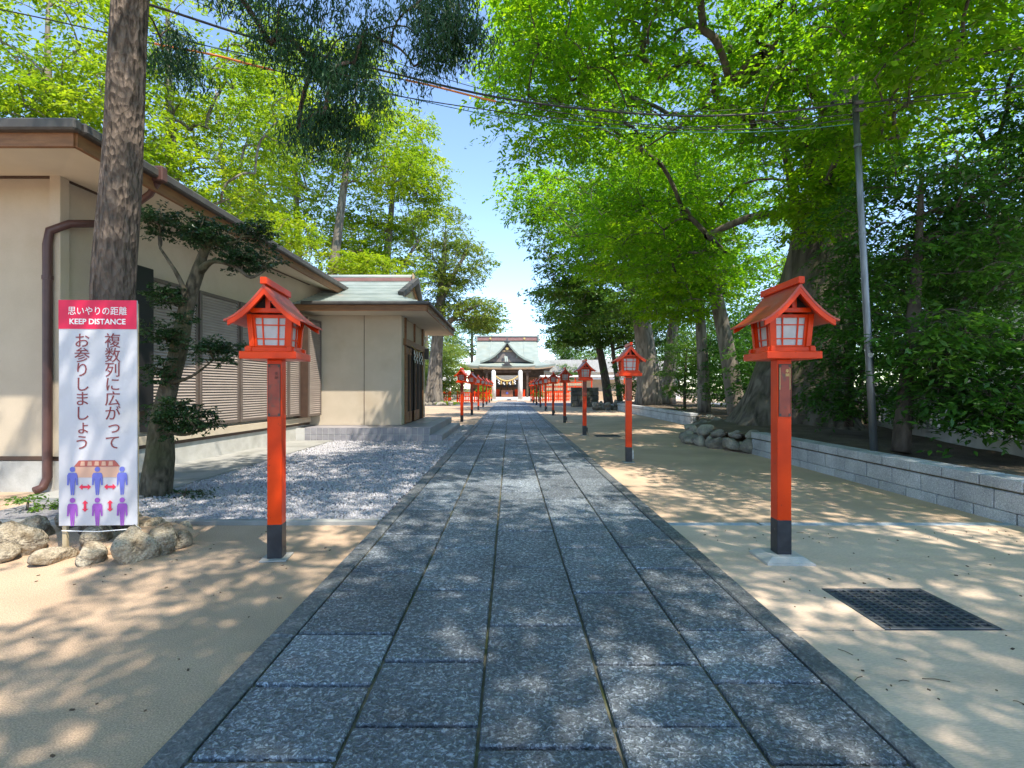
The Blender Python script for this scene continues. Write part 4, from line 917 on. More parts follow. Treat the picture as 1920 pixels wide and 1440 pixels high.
TRIS = [0]
def tree(name, label, cat, trunk, trad, blobs, clumpR, per, L, bark, leaf, seed, group=None, flat=0.25, droop=0.25, start=0.35, limbs=(), flare=0.0, seg=14, needles=False,
         shell=0.5, rtip=0.010, zmin=None, gap=True, width=0.42, minsep=0.0, twigs=0, gridn=4, ntw=7):
    rg = np.random.RandomState(seed); base = np.array(trunk[0], float)
    t = thing(name, label, cat, tuple(base), 0, group)
    tp, tr = catmull(trunk, trad, 6)
    ph = rg.uniform(0, 6.28, 4); zt_ = [p[2] for p in tp]
    def lob(i, a):
        k_ = math.exp(-max(0, tp[i][2] - base[2]) / (0.6 + 1.2 * flare)) * flare
        return 1 + 0.05 * math.sin(3 * a + ph[0] + 0.4 * i) + 0.03 * math.sin(7 * a + ph[1]) + k_ * (0.5 + 0.45 * math.sin(5 * a + ph[2]) + 0.3 * math.sin(3 * a + ph[3]))
    tb = MB(); tb.tube(tp, tr, seg, True, lob)
    nodes = [p for i, p in enumerate(tp) if i >= start * len(tp)]; nrad = [r_ for i, r_ in enumerate(tr) if i >= start * len(tp)]
    par = [-1] * len(nodes)
    for lp, lr in limbs:
        q, rq = catmull(lp, lr, 5); tb.tube(q, rq, max(8, seg // 2), True)
        for p, r_ in zip(q[2:], rq[2:]): nodes.append(p); nrad.append(r_); par.append(-1)
    nmain = len(nodes)
    tb.v = [(x - base[0], y - base[1], z - base[2]) for x, y, z in tb.v]
    C = []
    for (cx, cy, cz, rx, ry, rz, n) in blobs:
        u = rg.normal(size=(n * 3, 3)); u /= np.linalg.norm(u, axis=1)[:, None]; r_ = (shell + (1 - shell) * rg.rand(n * 3)) ** (1 / 1.5)
        c = np.array([cx, cy, cz]) + u * r_[:, None] * np.array([rx, ry, rz])
        if zmin is not None: c = c[c[:, 2] > zmin]
        if gap: c = c[~in_gap(c, clumpR)]
        C.append(c[:n])
    C = np.vstack(C)
    NA = np.array(nodes); dist = np.min(np.linalg.norm(C[:, None] - NA[None], axis=2), axis=1); C = C[np.argsort(dist)]
    cap = nmain + len(C) * gridn; NN = np.zeros((cap, 3)); NN[:nmain] = NA; cnt = nmain; par = par + [0] * (cap - nmain); bl = []
    for c in C:
        dv = c - NN[:cnt]; D = np.linalg.norm(dv, axis=1); cost = D + 0.9 * np.maximum(0, -dv[:, 2] + 0.15 * D)
        k_ = int(np.argmin(cost)); a = NN[k_]; chain = [k_]
        dd = c - a; ln = np.linalg.norm(dd)
        bend = np.array([0, 0, 0.16 * ln]) + rg.normal(0, 0.07 * ln, 3)
        for j in range(1, gridn + 1):
            s = j / gridn; NN[cnt] = a + dd * s + bend * (4 * s * (1 - s)) * 0.8; par[cnt] = chain[-1]; chain.append(cnt); cnt += 1
        bl.append(chain)
    wt = np.zeros(cnt)
    for ch_ in bl: wt[ch_[-1]] += 1
    for i in range(cnt - 1, nmain - 1, -1):
        wt[par[i]] += wt[i]
    bb = MB()
    for ch_ in bl:
        pts = [NN[i] - base for i in ch_]
        rr = [max(rtip * .7, rtip * wt[i] ** 0.47) for i in ch_]
        rr[0] = min(rr[0], rr[1] * 1.25) if ch_[0] >= nmain else min(nrad[ch_[0]] * 0.8, rr[1] * 1.4)
        for q in range(1, len(rr)): rr[q] = min(rr[q], rr[q - 1] * 1.0 if q > 1 else rr[q])
        bb.tube(pts, rr, 5 if rr[0] < 0.06 else 7, False)
    if twigs:
        for c in C:
            for k_ in range(twigs):
                a = rg.rand() * 6.28; e = clumpR * rg.uniform(.6, 1.0); p0 = c - base
                bb.tube([p0, p0 + np.array([math.cos(a) * e * .5, math.sin(a) * e * .5, 0.06 * e]), p0 + np.array([math.cos(a) * e, math.sin(a) * e, -droop * e])], [rtip * .6, rtip * .45, rtip * .2], 3, False)
    o_ = len(tb.v); tb.v.extend([tuple(p) for p in bb.v]); tb.f.extend([tuple(i + o_ for i in q) for q in bb.f]); tb.build('trunk', bark, t, True)
    Rr = clumpR * rg.uniform(0.7, 1.3, len(C))
    v = needlecloud(rg, C, Rr, per, L, width) if needles else leafcloud(rg, C, Rr, per, L, flat, droop, width, ntw)
    v = v - base
    cr = link('crown', npmesh('crown', v, np.arange(len(v)), 4, leaf), t)
    TRIS[0] += len(v) // 2 + len(bb.f) * 2
    return t
def TP(px, Y, z): return ((px - VX) / FPX * Y, Y, z)
def S(px, py, Y): return tuple(P(px, py, Y))

# --- giant zelkova on the right
Yz = 13.2
tree('zelkova_tree', 'giant old zelkova with massive flared trunk rising behind the curved fieldstone border', 'tree',
     [S(1492, 812, Yz), S(1495, 740, Yz), S(1508, 650, Yz), S(1528, 540, Yz), S(1548, 430, Yz), S(1575, 280, Yz), S(1600, 120, Yz), S(1625, -60, Yz), S(1650, -300, Yz)],
     [1.30, 1.06, 0.92, 0.85, 0.78, 0.52, 0.42, 0.32, 0.13],
     [(3.6, 11.0, 9.2, 3.6, 4.2, 2.9, 330), (4.8, 16.5, 8.5, 3.8, 4.0, 3.4, 240), (8.5, 11.5, 12.8, 5.0, 5.0, 3.5, 130), (10.5, 9.5, 8.4, 3.6, 4.0, 2.6, 190), (5.6, 8.4, 6.6, 1.9, 2.2, 1.3, 120), (4.6, 14.8, 5.9, 1.9, 1.9, 1.4, 90), (7.3, 6.8, 7.6, 2.6, 2.0, 1.7, 150), (2.2, 6.3, 8.4, 2.0, 2.2, 1.5, 120), (0.4, 4.0, 9.2, 2.4, 2.2, 1.0, 90), (*S(1525, 385, 11.2), 1.0, .8, .7, 40), (*S(1590, 300, 11.0), 1.0, .8, .6, 36), (0.9, 12.0, 8.6, 1.7, 2.2, 1.7, 90), (0.9, 9.4, 8.3, 1.2, 1.6, 0.9, 40)],
     0.60, 110, 0.125, 'bark_zelkova', 'leaf_zelkova', 101, flat=0.16, droop=0.3, start=0.42, flare=0.62, seg=40, rtip=0.0065, twigs=3,
     limbs=[([S(1535, 520, Yz), S(1505, 430, 12.8), S(1484, 340, 12.2), S(1462, 210, 11.2), S(1470, 80, 10.4)], [0.3, 0.17, 0.10, 0.07, 0.035]),
            ([S(1590, 300, Yz), S(1650, 160, 12.5), S(1720, 40, 11.5), S(1800, -80, 10.5)], [0.34, 0.2, 0.14, 0.07]),
            ([S(1570, 330, Yz), S(1480, 200, 13.5), S(1380, 100, 13), S(1260, 20, 12)], [0.26, 0.16, 0.11, 0.06])])
# --- near broadleaf overhanging from behind right (its boughs and its shade are in view)
tree('zelkova_tree', 'leafy zelkova whose low boughs hang over the galvanised pole', 'tree',
     [(7.4, -2.6, 0.3), (7.3, -2.5, 3.0), (7.0, -2.2, 6.0), (6.6, -1.6, 9.0), (6.4, -1.2, 11)], [0.42, 0.34, 0.28, 0.18, 0.08],
     [(4.6, -1.2, 8.2, 3.2, 3.2, 2.0, 230), (7.2, 1.4, 8.6, 2.8, 3.0, 1.7, 110), (2.6, 0.8, 8.6, 1.9, 2.2, 1.0, 80), (1.9, -2.8, 8.2, 2.2, 2.6, 1.5, 60), (-0.7, 1.5, 8.0, 1.3, 1.2, 0.6, 26), (6.4, -4.0, 9.5, 3.4, 3.0, 2.0, 110), (6.9, 4.6, 6.9, 1.9, 2.0, 1.0, 95)],
     0.60, 105, 0.12, 'bark_grey', 'leaf_zelkova', 102, flat=0.16, droop=0.3, start=0.4, twigs=2, rtip=0.0065,
     limbs=[([(7.1, -2.3, 5.5), (6.9, 0.5, 7.2), (6.8, 3.5, 7.2)], [0.2, 0.13, 0.06])])
tree('zelkova_tree', 'unseen added zelkova shading the office front wall and the sandy corner', 'tree',
     [(-8.2, -2.2, 0.0), (-8.1, -2.1, 2.5), (-7.8, -1.8, 5.0), (-7.4, -1.2, 7.5), (-7.2, -1, 9.5)], [0.36, 0.3, 0.24, 0.15, 0.06],
     [(-7.0, 0.6, 7.4, 3.2, 2.6, 1.8, 130), (-4.2, -1.6, 8.4, 2.2, 2.2, 1.4, 50)], 0.62, 105, 0.13, 'bark_grey', 'leaf_zelkova', 106, flat=0.16, droop=0.3, start=0.4, rtip=0.0065)  # tree out of view, added to shade the office front wall and sand
# --- dark evergreen by the pole, large leaves
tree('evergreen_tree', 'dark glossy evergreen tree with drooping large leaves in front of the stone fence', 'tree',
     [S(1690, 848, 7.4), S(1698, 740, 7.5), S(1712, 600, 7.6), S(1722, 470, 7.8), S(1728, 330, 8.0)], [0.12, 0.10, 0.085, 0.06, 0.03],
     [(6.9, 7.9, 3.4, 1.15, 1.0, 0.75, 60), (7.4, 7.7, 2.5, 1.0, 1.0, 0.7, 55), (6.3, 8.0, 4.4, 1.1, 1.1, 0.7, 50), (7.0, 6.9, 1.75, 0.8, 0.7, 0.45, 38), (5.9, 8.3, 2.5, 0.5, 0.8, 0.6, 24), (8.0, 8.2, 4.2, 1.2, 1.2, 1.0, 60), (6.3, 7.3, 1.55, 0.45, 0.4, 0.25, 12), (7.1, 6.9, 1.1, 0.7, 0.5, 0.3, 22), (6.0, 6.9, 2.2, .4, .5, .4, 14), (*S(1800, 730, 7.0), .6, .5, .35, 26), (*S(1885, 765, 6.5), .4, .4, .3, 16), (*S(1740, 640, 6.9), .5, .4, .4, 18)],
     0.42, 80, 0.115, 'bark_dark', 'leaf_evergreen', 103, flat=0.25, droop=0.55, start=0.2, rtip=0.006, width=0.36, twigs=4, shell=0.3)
tree('evergreen_tree', 'dark evergreen shrub crowding the left side of the galvanised pole base', 'tree',
     [S(1592, 800, 10.6), S(1594, 700, 10.6), S(1598, 560, 10.7), S(1600, 440, 10.8)], [0.09, 0.075, 0.06, 0.03],
     [(6.9, 10.4, 2.3, 0.9, 0.9, 0.9, 55), (7.3, 10.4, 3.6, 1.0, 0.9, 0.8, 50), (8.3, 10.0, 2.6, 1.2, 0.9, 1.2, 60), (6.7, 10.2, 1.2, 0.7, 0.7, 0.5, 30), (8.2, 10.2, 1.1, 0.9, .7, .5, 30), (6.9, 9.8, 3.7, .6, .6, .7, 26)],
     0.42, 85, 0.10, 'bark_dark', 'leaf_evergreen', 104, flat=0.3, droop=0.5, start=0.2, rtip=0.006, width=0.36, twigs=2, shell=0.3)
tree('evergreen_tree', 'tall dark evergreen tree screening the white house past the stone fence', 'tree',
     [(9.6, 7.4, 0.1), (9.6, 7.4, 3), (9.7, 7.6, 6), (9.8, 7.7, 8)], [0.16, 0.13, 0.09, 0.04],
     [(9.4, 7.6, 4.9, 1.4, 1.5, 0.9, 60), (9.4, 9.4, 5.0, 1.6, 1.6, 1.6, 80), (9.6, 8.4, 6.9, 1.8, 1.8, 1.3, 80), (8.7, 9.8, 3.8, 1.0, 1.2, 0.8, 40), (8.9, 7.2, 5.3, 1.0, 1.2, 0.9, 50)],
     0.55, 90, 0.115, 'bark_dark', 'leaf_evergreen', 105, flat=0.3, droop=0.5, start=0.2, rtip=0.007, width=0.38, shell=0.3)
# --- mid right trees
def mid(label, px, Y, zg_, lean, H, r0, blobs, leaf, seed, R_=0.75, per=100, L=0.17, bark='bark_grey', name='broadleaf_tree', limbs=(), **k_):
    b = TP(px, Y, zg_); tr_ = [b, (b[0] + lean * .2, b[1], zg_ + H * .22), (b[0] + lean * .5, b[1] + .1, zg_ + H * .5), (b[0] + lean * .8, b[1], zg_ + H * .78), (b[0] + lean, b[1], zg_ + H)]
    bs = [(b[0] + q[0], b[1] + q[1], *q[2:]) for q in blobs]
    return tree(name, label, 'tree', tr_, [r0 * 1.15, r0, r0 * .8, r0 * .5, r0 * .15], bs, R_, per, L, bark, leaf, seed, limbs=limbs, **k_)
mid('slim grey-trunked tree behind the giant zelkova roots, leaning towards the path', 1381, 18.2, 0.4, -1.6, 10, 0.27,
    [(-2.2, -0.5, 8.2, 2.6, 2.4, 2.0, 110), (0.5, 0.6, 7.0, 2.2, 2.2, 1.7, 80), (-1.8, -0.6, 5.0, 1.6, 1.4, 1.0, 50)], 'leaf_zelkova', 111, flare=0.2, L=0.15, R_=0.7)
mid('pale slender tree standing beside the leaning slim tree above the far granite wall', 1321, 20.2, 0.4, -0.5, 11, 0.21,
    [(-2.4, 0, 9.6, 2.8, 2.6, 2.2, 120), (-0.8, 0.4, 6.6, 1.9, 2.0, 1.3, 60), (-3.6, 0.4, 7.0, 1.9, 1.8, 1.3, 70), (-1.2, -1, 4.7, 1.8, 1.6, 0.8, 45), (-6.6, 1.5, 9.6, 1.4, 1.6, 1.2, 55)], 'leaf_zelkova', 112, flare=0.2, L=0.16)
mid('huge grey tree trunk with spreading root base behind the far granite wall', 1222, 29.5, 0.4, -1.6, 14, 0.52,
    [(-4.4, 0, 10.2, 3.2, 3.4, 2.8, 130), (-4.8, 1.5, 6.6, 2.2, 3.0, 1.7, 90), (-1.0, 0, 12.0, 3.6, 3.4, 2.8, 110), (-1.5, -1.5, 7.0, 2.8, 2.6, 1.8, 90), (1.2, 0, 8.4, 3, 3, 2.4, 70)], 'leaf_mid', 113, R_=0.95, per=100, L=0.22, flare=0.75, seg=28,
    limbs=[([(8.0, 29.5, 6.0), (6.2, 29.5, 8.0), (4.6, 29.3, 9.6)], [0.25, 0.17, 0.08])])
mid('second grey trunk hugging the huge root-flared tree by the far wall', 1250, 31.5, 0.4, 1.2, 13, 0.36,
    [(-1, 0, 11.5, 3.2, 3.2, 2.6, 80), (2, 0, 9, 3, 3, 2.2, 70)], 'leaf_mid', 114, R_=1.15, per=90, L=0.22, flare=0.5)
mid('dark leaning tree beside the old stone block wall', 1142, 40, 0.1, -1.5, 9, 0.33,
    [(-2.6, 0, 7.5, 2.6, 2.8, 1.9, 90), (-0.6, 0, 6.2, 3.0, 2.6, 1.7, 90), (1.6, 0, 8.6, 3.4, 3, 2.2, 90), (-3.6, 0.5, 5.6, 1.7, 2, 0.8, 40)], 'leaf_mid', 115, R_=1.2, per=100, L=0.25, bark='bark_dark')
mid('thin dark bent trunk just right of the leaning tree by the block wall', 1163, 38.5, 0.1, -0.9, 7, 0.2,
    [(0.4, 0, 6.2, 2.6, 2.4, 1.6, 70), (2.6, 0, 5.5, 2.4, 2.4, 1.8, 60)], 'leaf_mid', 116, R_=1.1, per=90, L=0.19, bark='bark_dark')
mid('distant grey-green tree standing right of the shrine roof', 1046, 74, 0, 0.8, 9, 0.25,
    [(-0.4, 0, 6.0, 2.6, 2.5, 2.4, 70), (3.0, 2, 7.0, 3.4, 3.0, 3.0, 80)], 'leaf_mid', 117, R_=1.3, per=80, L=0.25)
# evergreen hedge clumps behind the wall
def bush(label, x, y, zg_, rx, ry, rz, n, leaf, seed, R_=0.5, per=80, L=0.11, name='evergreen_shrub', cat='shrub', **k_):
    return tree(name, label, cat, [(x, y, zg_), (x, y, zg_ + rz * .6), (x + .05, y, zg_ + rz * 1.1), (x + .1, y, zg_ + rz * 1.5)], [0.07, 0.06, 0.045, 0.02], [(x, y, zg_ + rz * 1.05, rx, ry, rz, n)], R_, per, L, 'bark_dark', leaf, seed, start=0.1, rtip=0.006, shell=0.35, zmin=zg_ + .1, **k_)
bush('dense dark evergreen bush between the giant zelkova and the slim leaning tree', 8.35, 16.3, .35, 1.1, 1.0, 1.55, 90, 'leaf_evergreen', 121)
bush('dark evergreen bush behind the pale slender tree', 8.6, 19.2, .35, 1.2, 1.2, 1.9, 100, 'leaf_evergreen', 122)
bush('lighter green bush left of the pale slender tree', 8.0, 23.2, .35, 1.2, 1.3, 1.9, 90, 'leaf_mid', 123)
bush('broad evergreen bush at the fence past the slender trees', 10.2, 21.5, .2, 1.6, 2.0, 2.4, 110, 'leaf_evergreen', 124, R_=0.7, L=0.14)
bush('broad evergreen bush in front of the second grey trunk', 10.8, 27.5, .2, 1.7, 2.0, 2.6, 100, 'leaf_evergreen', 125, R_=0.8, L=0.16)
bush('tall evergreen bush closing the view past the giant zelkova', 11.8, 17.0, .1, 1.6, 1.8, 3.0, 120, 'leaf_evergreen', 126, R_=0.75, L=0.14)
bush('dark evergreen bush behind the heap of field stones', 9.3, 35.5, .1, 2.2, 1.6, 2.0, 90, 'leaf_evergreen', 127, R_=0.8, L=0.18)
bush('tall leafy screen tree beyond the fence behind the broad evergreen bushes', 14.5, 26, 0, 3.0, 3.0, 4.6, 120, 'leaf_mid', 128, R_=1.1, L=0.24, name='screen_tree', cat='tree')
bush('tall leafy screen tree beyond the huge root-flared trunk', 14.0, 36, 0, 3.4, 3.0, 5.0, 120, 'leaf_mid', 129, R_=1.2, L=0.26, name='screen_tree', cat='tree')
bush('leafy screen tree standing past the tall evergreen bush', 14.8, 18.5, 0, 2.6, 2.6, 3.6, 110, 'leaf_zelkova', 130, R_=0.9, L=0.2, name='screen_tree', cat='tree')
# --- tall conifer left
cb_ = S(205, 1010, 4.6)
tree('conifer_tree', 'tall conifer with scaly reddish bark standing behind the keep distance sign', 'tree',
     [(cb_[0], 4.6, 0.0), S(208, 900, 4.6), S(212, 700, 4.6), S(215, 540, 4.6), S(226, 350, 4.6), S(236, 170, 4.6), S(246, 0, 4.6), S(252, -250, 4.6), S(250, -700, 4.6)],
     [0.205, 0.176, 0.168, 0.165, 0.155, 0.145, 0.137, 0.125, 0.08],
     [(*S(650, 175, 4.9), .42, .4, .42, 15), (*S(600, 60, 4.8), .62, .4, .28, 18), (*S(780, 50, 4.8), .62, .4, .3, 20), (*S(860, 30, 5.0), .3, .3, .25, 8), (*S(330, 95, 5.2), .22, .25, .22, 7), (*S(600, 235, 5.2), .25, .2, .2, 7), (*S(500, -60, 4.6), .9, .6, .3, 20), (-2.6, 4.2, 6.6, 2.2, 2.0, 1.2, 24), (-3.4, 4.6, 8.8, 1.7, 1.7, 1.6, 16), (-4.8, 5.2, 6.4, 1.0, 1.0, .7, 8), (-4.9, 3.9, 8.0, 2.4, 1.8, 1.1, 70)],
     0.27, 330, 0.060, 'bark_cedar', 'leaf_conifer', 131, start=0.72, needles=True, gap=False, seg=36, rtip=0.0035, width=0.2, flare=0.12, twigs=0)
# --- pruned gnarled tree
Yp = 6.3
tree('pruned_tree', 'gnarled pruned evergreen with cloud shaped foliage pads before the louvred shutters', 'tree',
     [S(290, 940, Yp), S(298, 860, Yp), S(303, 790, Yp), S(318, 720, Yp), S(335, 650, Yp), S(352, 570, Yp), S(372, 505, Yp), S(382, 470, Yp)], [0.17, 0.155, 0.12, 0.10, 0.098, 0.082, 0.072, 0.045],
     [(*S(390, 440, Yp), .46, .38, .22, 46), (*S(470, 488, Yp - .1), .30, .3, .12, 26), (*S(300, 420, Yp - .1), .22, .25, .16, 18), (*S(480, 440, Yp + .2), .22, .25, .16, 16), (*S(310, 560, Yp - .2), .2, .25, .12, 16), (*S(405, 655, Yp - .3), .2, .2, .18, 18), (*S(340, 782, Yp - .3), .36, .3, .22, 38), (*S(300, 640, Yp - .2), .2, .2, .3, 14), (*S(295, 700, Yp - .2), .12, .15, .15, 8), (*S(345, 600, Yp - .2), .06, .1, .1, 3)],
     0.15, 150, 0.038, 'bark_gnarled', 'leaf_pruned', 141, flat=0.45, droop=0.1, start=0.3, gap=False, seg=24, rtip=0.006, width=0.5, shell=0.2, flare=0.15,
     limbs=[([S(330, 660, Yp), S(345, 560, Yp - .1), S(335, 520, Yp - .15), S(300, 465, Yp - .15)], [0.05, 0.032, 0.026, 0.014]),
            ([S(372, 510, Yp), S(400, 490, Yp - .1), S(440, 500, Yp - .15), S(470, 520, Yp - .15), S(500, 505, Yp - .1)], [0.06, 0.028, 0.022, 0.018, 0.01]),
            ([S(318, 720, Yp), S(360, 705, Yp - .2), S(400, 675, Yp - .3)], [0.03, 0.016, 0.01]), ([S(305, 800, Yp), S(340, 815, Yp - .2), S(385, 805, Yp - .3)], [0.04, 0.02, 0.012]),
            ([S(380, 480, Yp), S(395, 455, Yp - .05), S(420, 460, Yp), S(450, 450, Yp)], [0.055, 0.04, 0.025, 0.012])])
# --- bright trees behind the office
def lt_(label, px, Y, lean, H, r0, blobs, seed, leaf='leaf_bright', R_=0.8, per=110, L=0.19, **k_):
    return mid(label, px, Y, 0, lean, H, r0, blobs, leaf, seed, R_=R_, per=per, L=L, name='maple_tree', group=None, **k_)
lt_('bright yellow-green tree with pale leaning trunk above the entrance hall ridge', 588, 26, 2.2, 17, 0.29,
    [(0.8, 2.0, 9.2, 2.2, 1.6, 1.3, 45), (-1.9, 0, 11.5, 2.0, 2.4, 1.6, 55), (2.9, 0.4, 13.6, 2.6, 2.4, 2.2, 80), (1.4, 0, 17, 3.0, 2.6, 2.0, 65), (2.7, -.6, 7.4, 1.6, 1.6, .8, 35)], 151)
lt_('upright bright green tree left of the pale leaning trunk behind the office roof', 565, 28.5, -0.4, 17, 0.25,
    [(-2.6, 0.6, 10.5, 2.2, 2.2, 1.5, 55), (0.2, 0.6, 13.8, 2.2, 2.2, 1.8, 55), (-1.6, 0, 17, 3.0, 2.6, 1.8, 60)], 152)
lt_('bright tree with twin limbs behind the entrance hall gable', 700, 31, 1.4, 16, 0.32,
    [(0.6, 0, 8.4, 2.6, 2.6, 1.5, 80), (1.6, 0, 12.4, 2.6, 2.6, 2.0, 90), (-1.2, 0, 10.8, 2.4, 2.4, 1.6, 70), (1.2, 0, 16.6, 2.8, 2.6, 2.2, 80), (3.0, 0, 14.2, 1.6, 1.8, 1.4, 40)], 153, R_=0.88,
    limbs=[([(-7.9, 31, 5.5), (-7.0, 31, 8.0), (-5.6, 31, 10.4)], [0.2, 0.15, 0.08])])
lt_('large root-flared tree standing past the entrance hall eave corner', 812, 41, 1.0, 14, 0.52,
    [(-0.6, 0, 9.4, 3.0, 3.0, 1.6, 90), (2.0, 0, 11.6, 2.8, 2.8, 1.9, 80), (0.0, 0, 14.0, 3.0, 3, 2.2, 70), (3.2, 0, 7.6, 2.2, 2.6, 1.1, 60), (-2.6, 0, 7.4, 2.2, 2, 1.3, 50), (4.3, 3, 7.0, 1.4, 1.5, 0.7, 30)], 154, leaf='leaf_olive', R_=1.0, per=95, L=0.24, flare=0.8, seg=26, bark='bark_grey',
    limbs=[([(-5.8, 41, 6.0), (-4.0, 41, 7.4), (-2.6, 40.8, 8.0)], [0.28, 0.18, 0.1]), ([(-6.0, 41, 7.6), (-4.7, 41, 10.2), (-3.4, 41, 12.6)], [0.3, 0.2, 0.1])])
lt_('feathery bright tree rising over the corner of the office roof behind the conifer', 330, 17, -0.3, 15, 0.22,
    [(1.2, 0, 8.0, 2.0, 2.0, 1.2, 65), (-1.2, 0, 10.6, 2.2, 2.2, 1.8, 75), (3.0, 0, 10.6, 2.0, 2.0, 1.4, 60), (1.2, 0, 13.6, 2.9, 2.4, 1.6, 55)], 155, R_=0.68, L=0.15)
lt_('bright spreading tree over the far end of the office roof edge', 90, 15, 0, 13, 0.22,
    [(-1.0, 0, 8.8, 2.6, 2.2, 1.9, 100), (1.6, 0, 9.0, 2.2, 2.2, 1.9, 90), (0.4, 0, 12.0, 3.0, 2.4, 1.5, 70), (-3.6, 0, 9.6, 2.4, 2.2, 2, 60)], 156, R_=0.68, L=0.15)
lt_('slender grey trunk tree between feathery tree and the pale leaning trunk', 470, 23, -1.6, 15, 0.2,
    [(-1.0, 0, 9.4, 2.0, 2.2, 1.4, 55), (1.4, 0, 8.2, 1.7, 2, 1.0, 45), (0, 0, 13.0, 2.8, 2.4, 1.7, 60)], 157, L=0.16, R_=0.72)
bush('sunny olive green shrub under the root-flared tree near the red fence', -6.4, 47.5, 0, 1.9, 2.0, 2.6, 110, 'leaf_olive', 161, R_=0.9, per=90, L=0.2)
bush('tall olive shrub left of the shrine roof', -7.2, 57, 0, 2.4, 2.4, 3.6, 110, 'leaf_olive', 162, R_=1.1, per=90, L=0.24)
bush('green bush right of the shrine hall', 7.0, 66, 0, 2.6, 2.2, 2.4, 70, 'leaf_mid', 163, R_=1.1, per=80, L=0.24)
bush('young green sapling in front of the stone pillar and red fence', -2.55, 49.5, 0, .5, .5, 1.0, 16, 'leaf_bright', 164, R_=0.5, per=70, L=0.16, gap=False)
bush('small pine beside the rope pillar on the forecourt', 2.9, 50.5, 0, .5, .5, 1.2, 16, 'leaf_mid', 165, R_=0.5, per=70, L=0.14, gap=False)
lt_('tall bright tree behind the shrine on the side of the office', 885, 80, 0, 14, 0.3,
    [(-1.0, 0, 9, 4.0, 3.0, 3.0, 90), (1.6, 0, 11.4, 2.2, 3.0, 1.6, 40), (-6, 0, 8, 4, 3, 4.0, 80)], 166, leaf='leaf_mid', R_=1.5, per=85, L=0.28)
lt_('broad backdrop tree left of the shrine beyond the olive shrubs', 800, 66, 0, 13, 0.3,
    [(0, 0, 7, 4.4, 3.0, 4.4, 120), (-6, 0, 8, 4.4, 3, 5.0, 110)], 167, leaf='leaf_olive', R_=1.4, per=85, L=0.26)
lt_('broad backdrop tree far right beyond the block wall', 1120, 72, 0, 12, 0.3,
    [(0, 0, 6, 4.6, 3.0, 4.0, 100), (9, 0, 7, 5, 3, 5.0, 100), (18, 0, 7, 5, 3, 5.0, 90)], 168, leaf='leaf_mid', R_=1.5, per=80, L=0.28)
# ------------------------------------------------------------------ stone fence right
fn = thing('stone_fence', 'grey stone post fence on a plinth behind the dark evergreen', 'fence', (6.6, 4.6, 0.0)); 
fdir = Vector((0.3, 1, 0)).normalized(); fa_ = math.atan2(-fdir.x, fdir.y)
fL = 15.0
fn.rotation_euler = (0, 0, fa_)
nb = 10
for i in range(nb):
    MB().box((0, (i + .5) * fL / nb, 0.42), (0.28, fL / nb - 0.012, 0.32), ch=0.012).build('plinth_block', 'fence_stone', fn)
pm_ = MB().box((0, 0, 0), (0.13, 0.14, 0.72), ch=0.01).mesh('post', 'fence_stone'); pm2 = MB().box((0, 0, 0), (0.20, 0.2, 0.95), ch=0.012).mesh('main_post', 'fence_stone')
for i in range(56):
    if i % 9 == 4: link('main_post', pm2, fn, (0, 0.15 + i * 0.265, 1.05))
    else: link('post', pm_, fn, (0, 0.15 + i * 0.265, 0.94))
for i in range(6): MB().box((0, (i + .5) * fL / 6, 1.34), (0.15, fL / 6 - 0.01, 0.10), ch=0.01).build('rail', 'fence_stone', fn)
# house and wall beyond
hs = thing('white_house', 'pale white house glimpsed through leaves beyond the stone fence', 'house', (17, 12, 0))
MB().box((0, 0, 2.6), (7, 9, 5.2)).build('wall', 'house_white', hs)
MB().poly([(-4, 5.2), (4, 5.2), (0, 7.0)], -5, 5).build('roof', 'slate_roof', hs)
for y in (-2.6, 0.2, 2.8):
    w = MB().box((-3.51, y, 1.7), (0.06, 1.2, 1.3)).build('window', 'gutter', hs); MB().box((-3.545, y, 1.7), (0.02, 1.05, 1.15)).build('pane', 'house_white', w)
MB().box((0.8, -4.51, 1.7), (1.4, 0.06, 1.3)).build('window', 'gutter', hs)
# ------------------------------------------------------------------ pole and wires
b_ = P(1640, 846, 7.3); t_ = P(1603, 180, 7.3)
pole = thing('utility_pole', 'leaning galvanised steel pole rising behind the granite wall', 'pole', (b_.x, b_.y, 0.3))
d_ = t_ - Vector((b_.x, b_.y, 0.3))
MB().tube([(0, 0, 0), tuple(d_ * .25), tuple(d_ * .5), tuple(d_ * .75), tuple(d_)], [0.05, 0.048, 0.046, 0.043, 0.04], 18).build('shaft', 'galvanised', pole, True)
for f_ in (0.245, 0.62, 0.86): MB().tube([tuple(d_ * f_), tuple(d_ * (f_ + 0.006))], 0.053, 18).build('band', 'galvanised', pole)
MB().tube([tuple(d_ * 0.29 + Vector((-0.01, -0.042, 0))), tuple(d_ * 0.29 + Vector((-0.01, -0.05, 0)))], 0.036, 16).build('round_sticker', 'concrete', pole)
for f_ in (0.955, 0.975): MB().box(tuple(d_ * f_ + Vector((0, -0.07, 0))), (0.12, 0.05, 0.05), ch=0.01).build('bracket', 'gutter', pole)
def wire(label, pts, r, m='cable', n=8, sheaths=()):
    q, _ = catmull(pts, [r] * len(pts), 8)
    w = thing('overhead_cable', label, 'cable', tuple(q[0])); o_ = Vector(q[0])
    MB().tube([Vector(p) - o_ for p in q], r, 6).build('cable_core', m, w, True)
    for a, b in sheaths:
        i0, i1 = int(a * (len(q) - 1)), int(b * (len(q) - 1)); MB().tube([Vector(p) - o_ for p in q[i0:i1 + 1]], r * 1.9, 8).build('sheath', 'cable_orange', w, True)
    return w
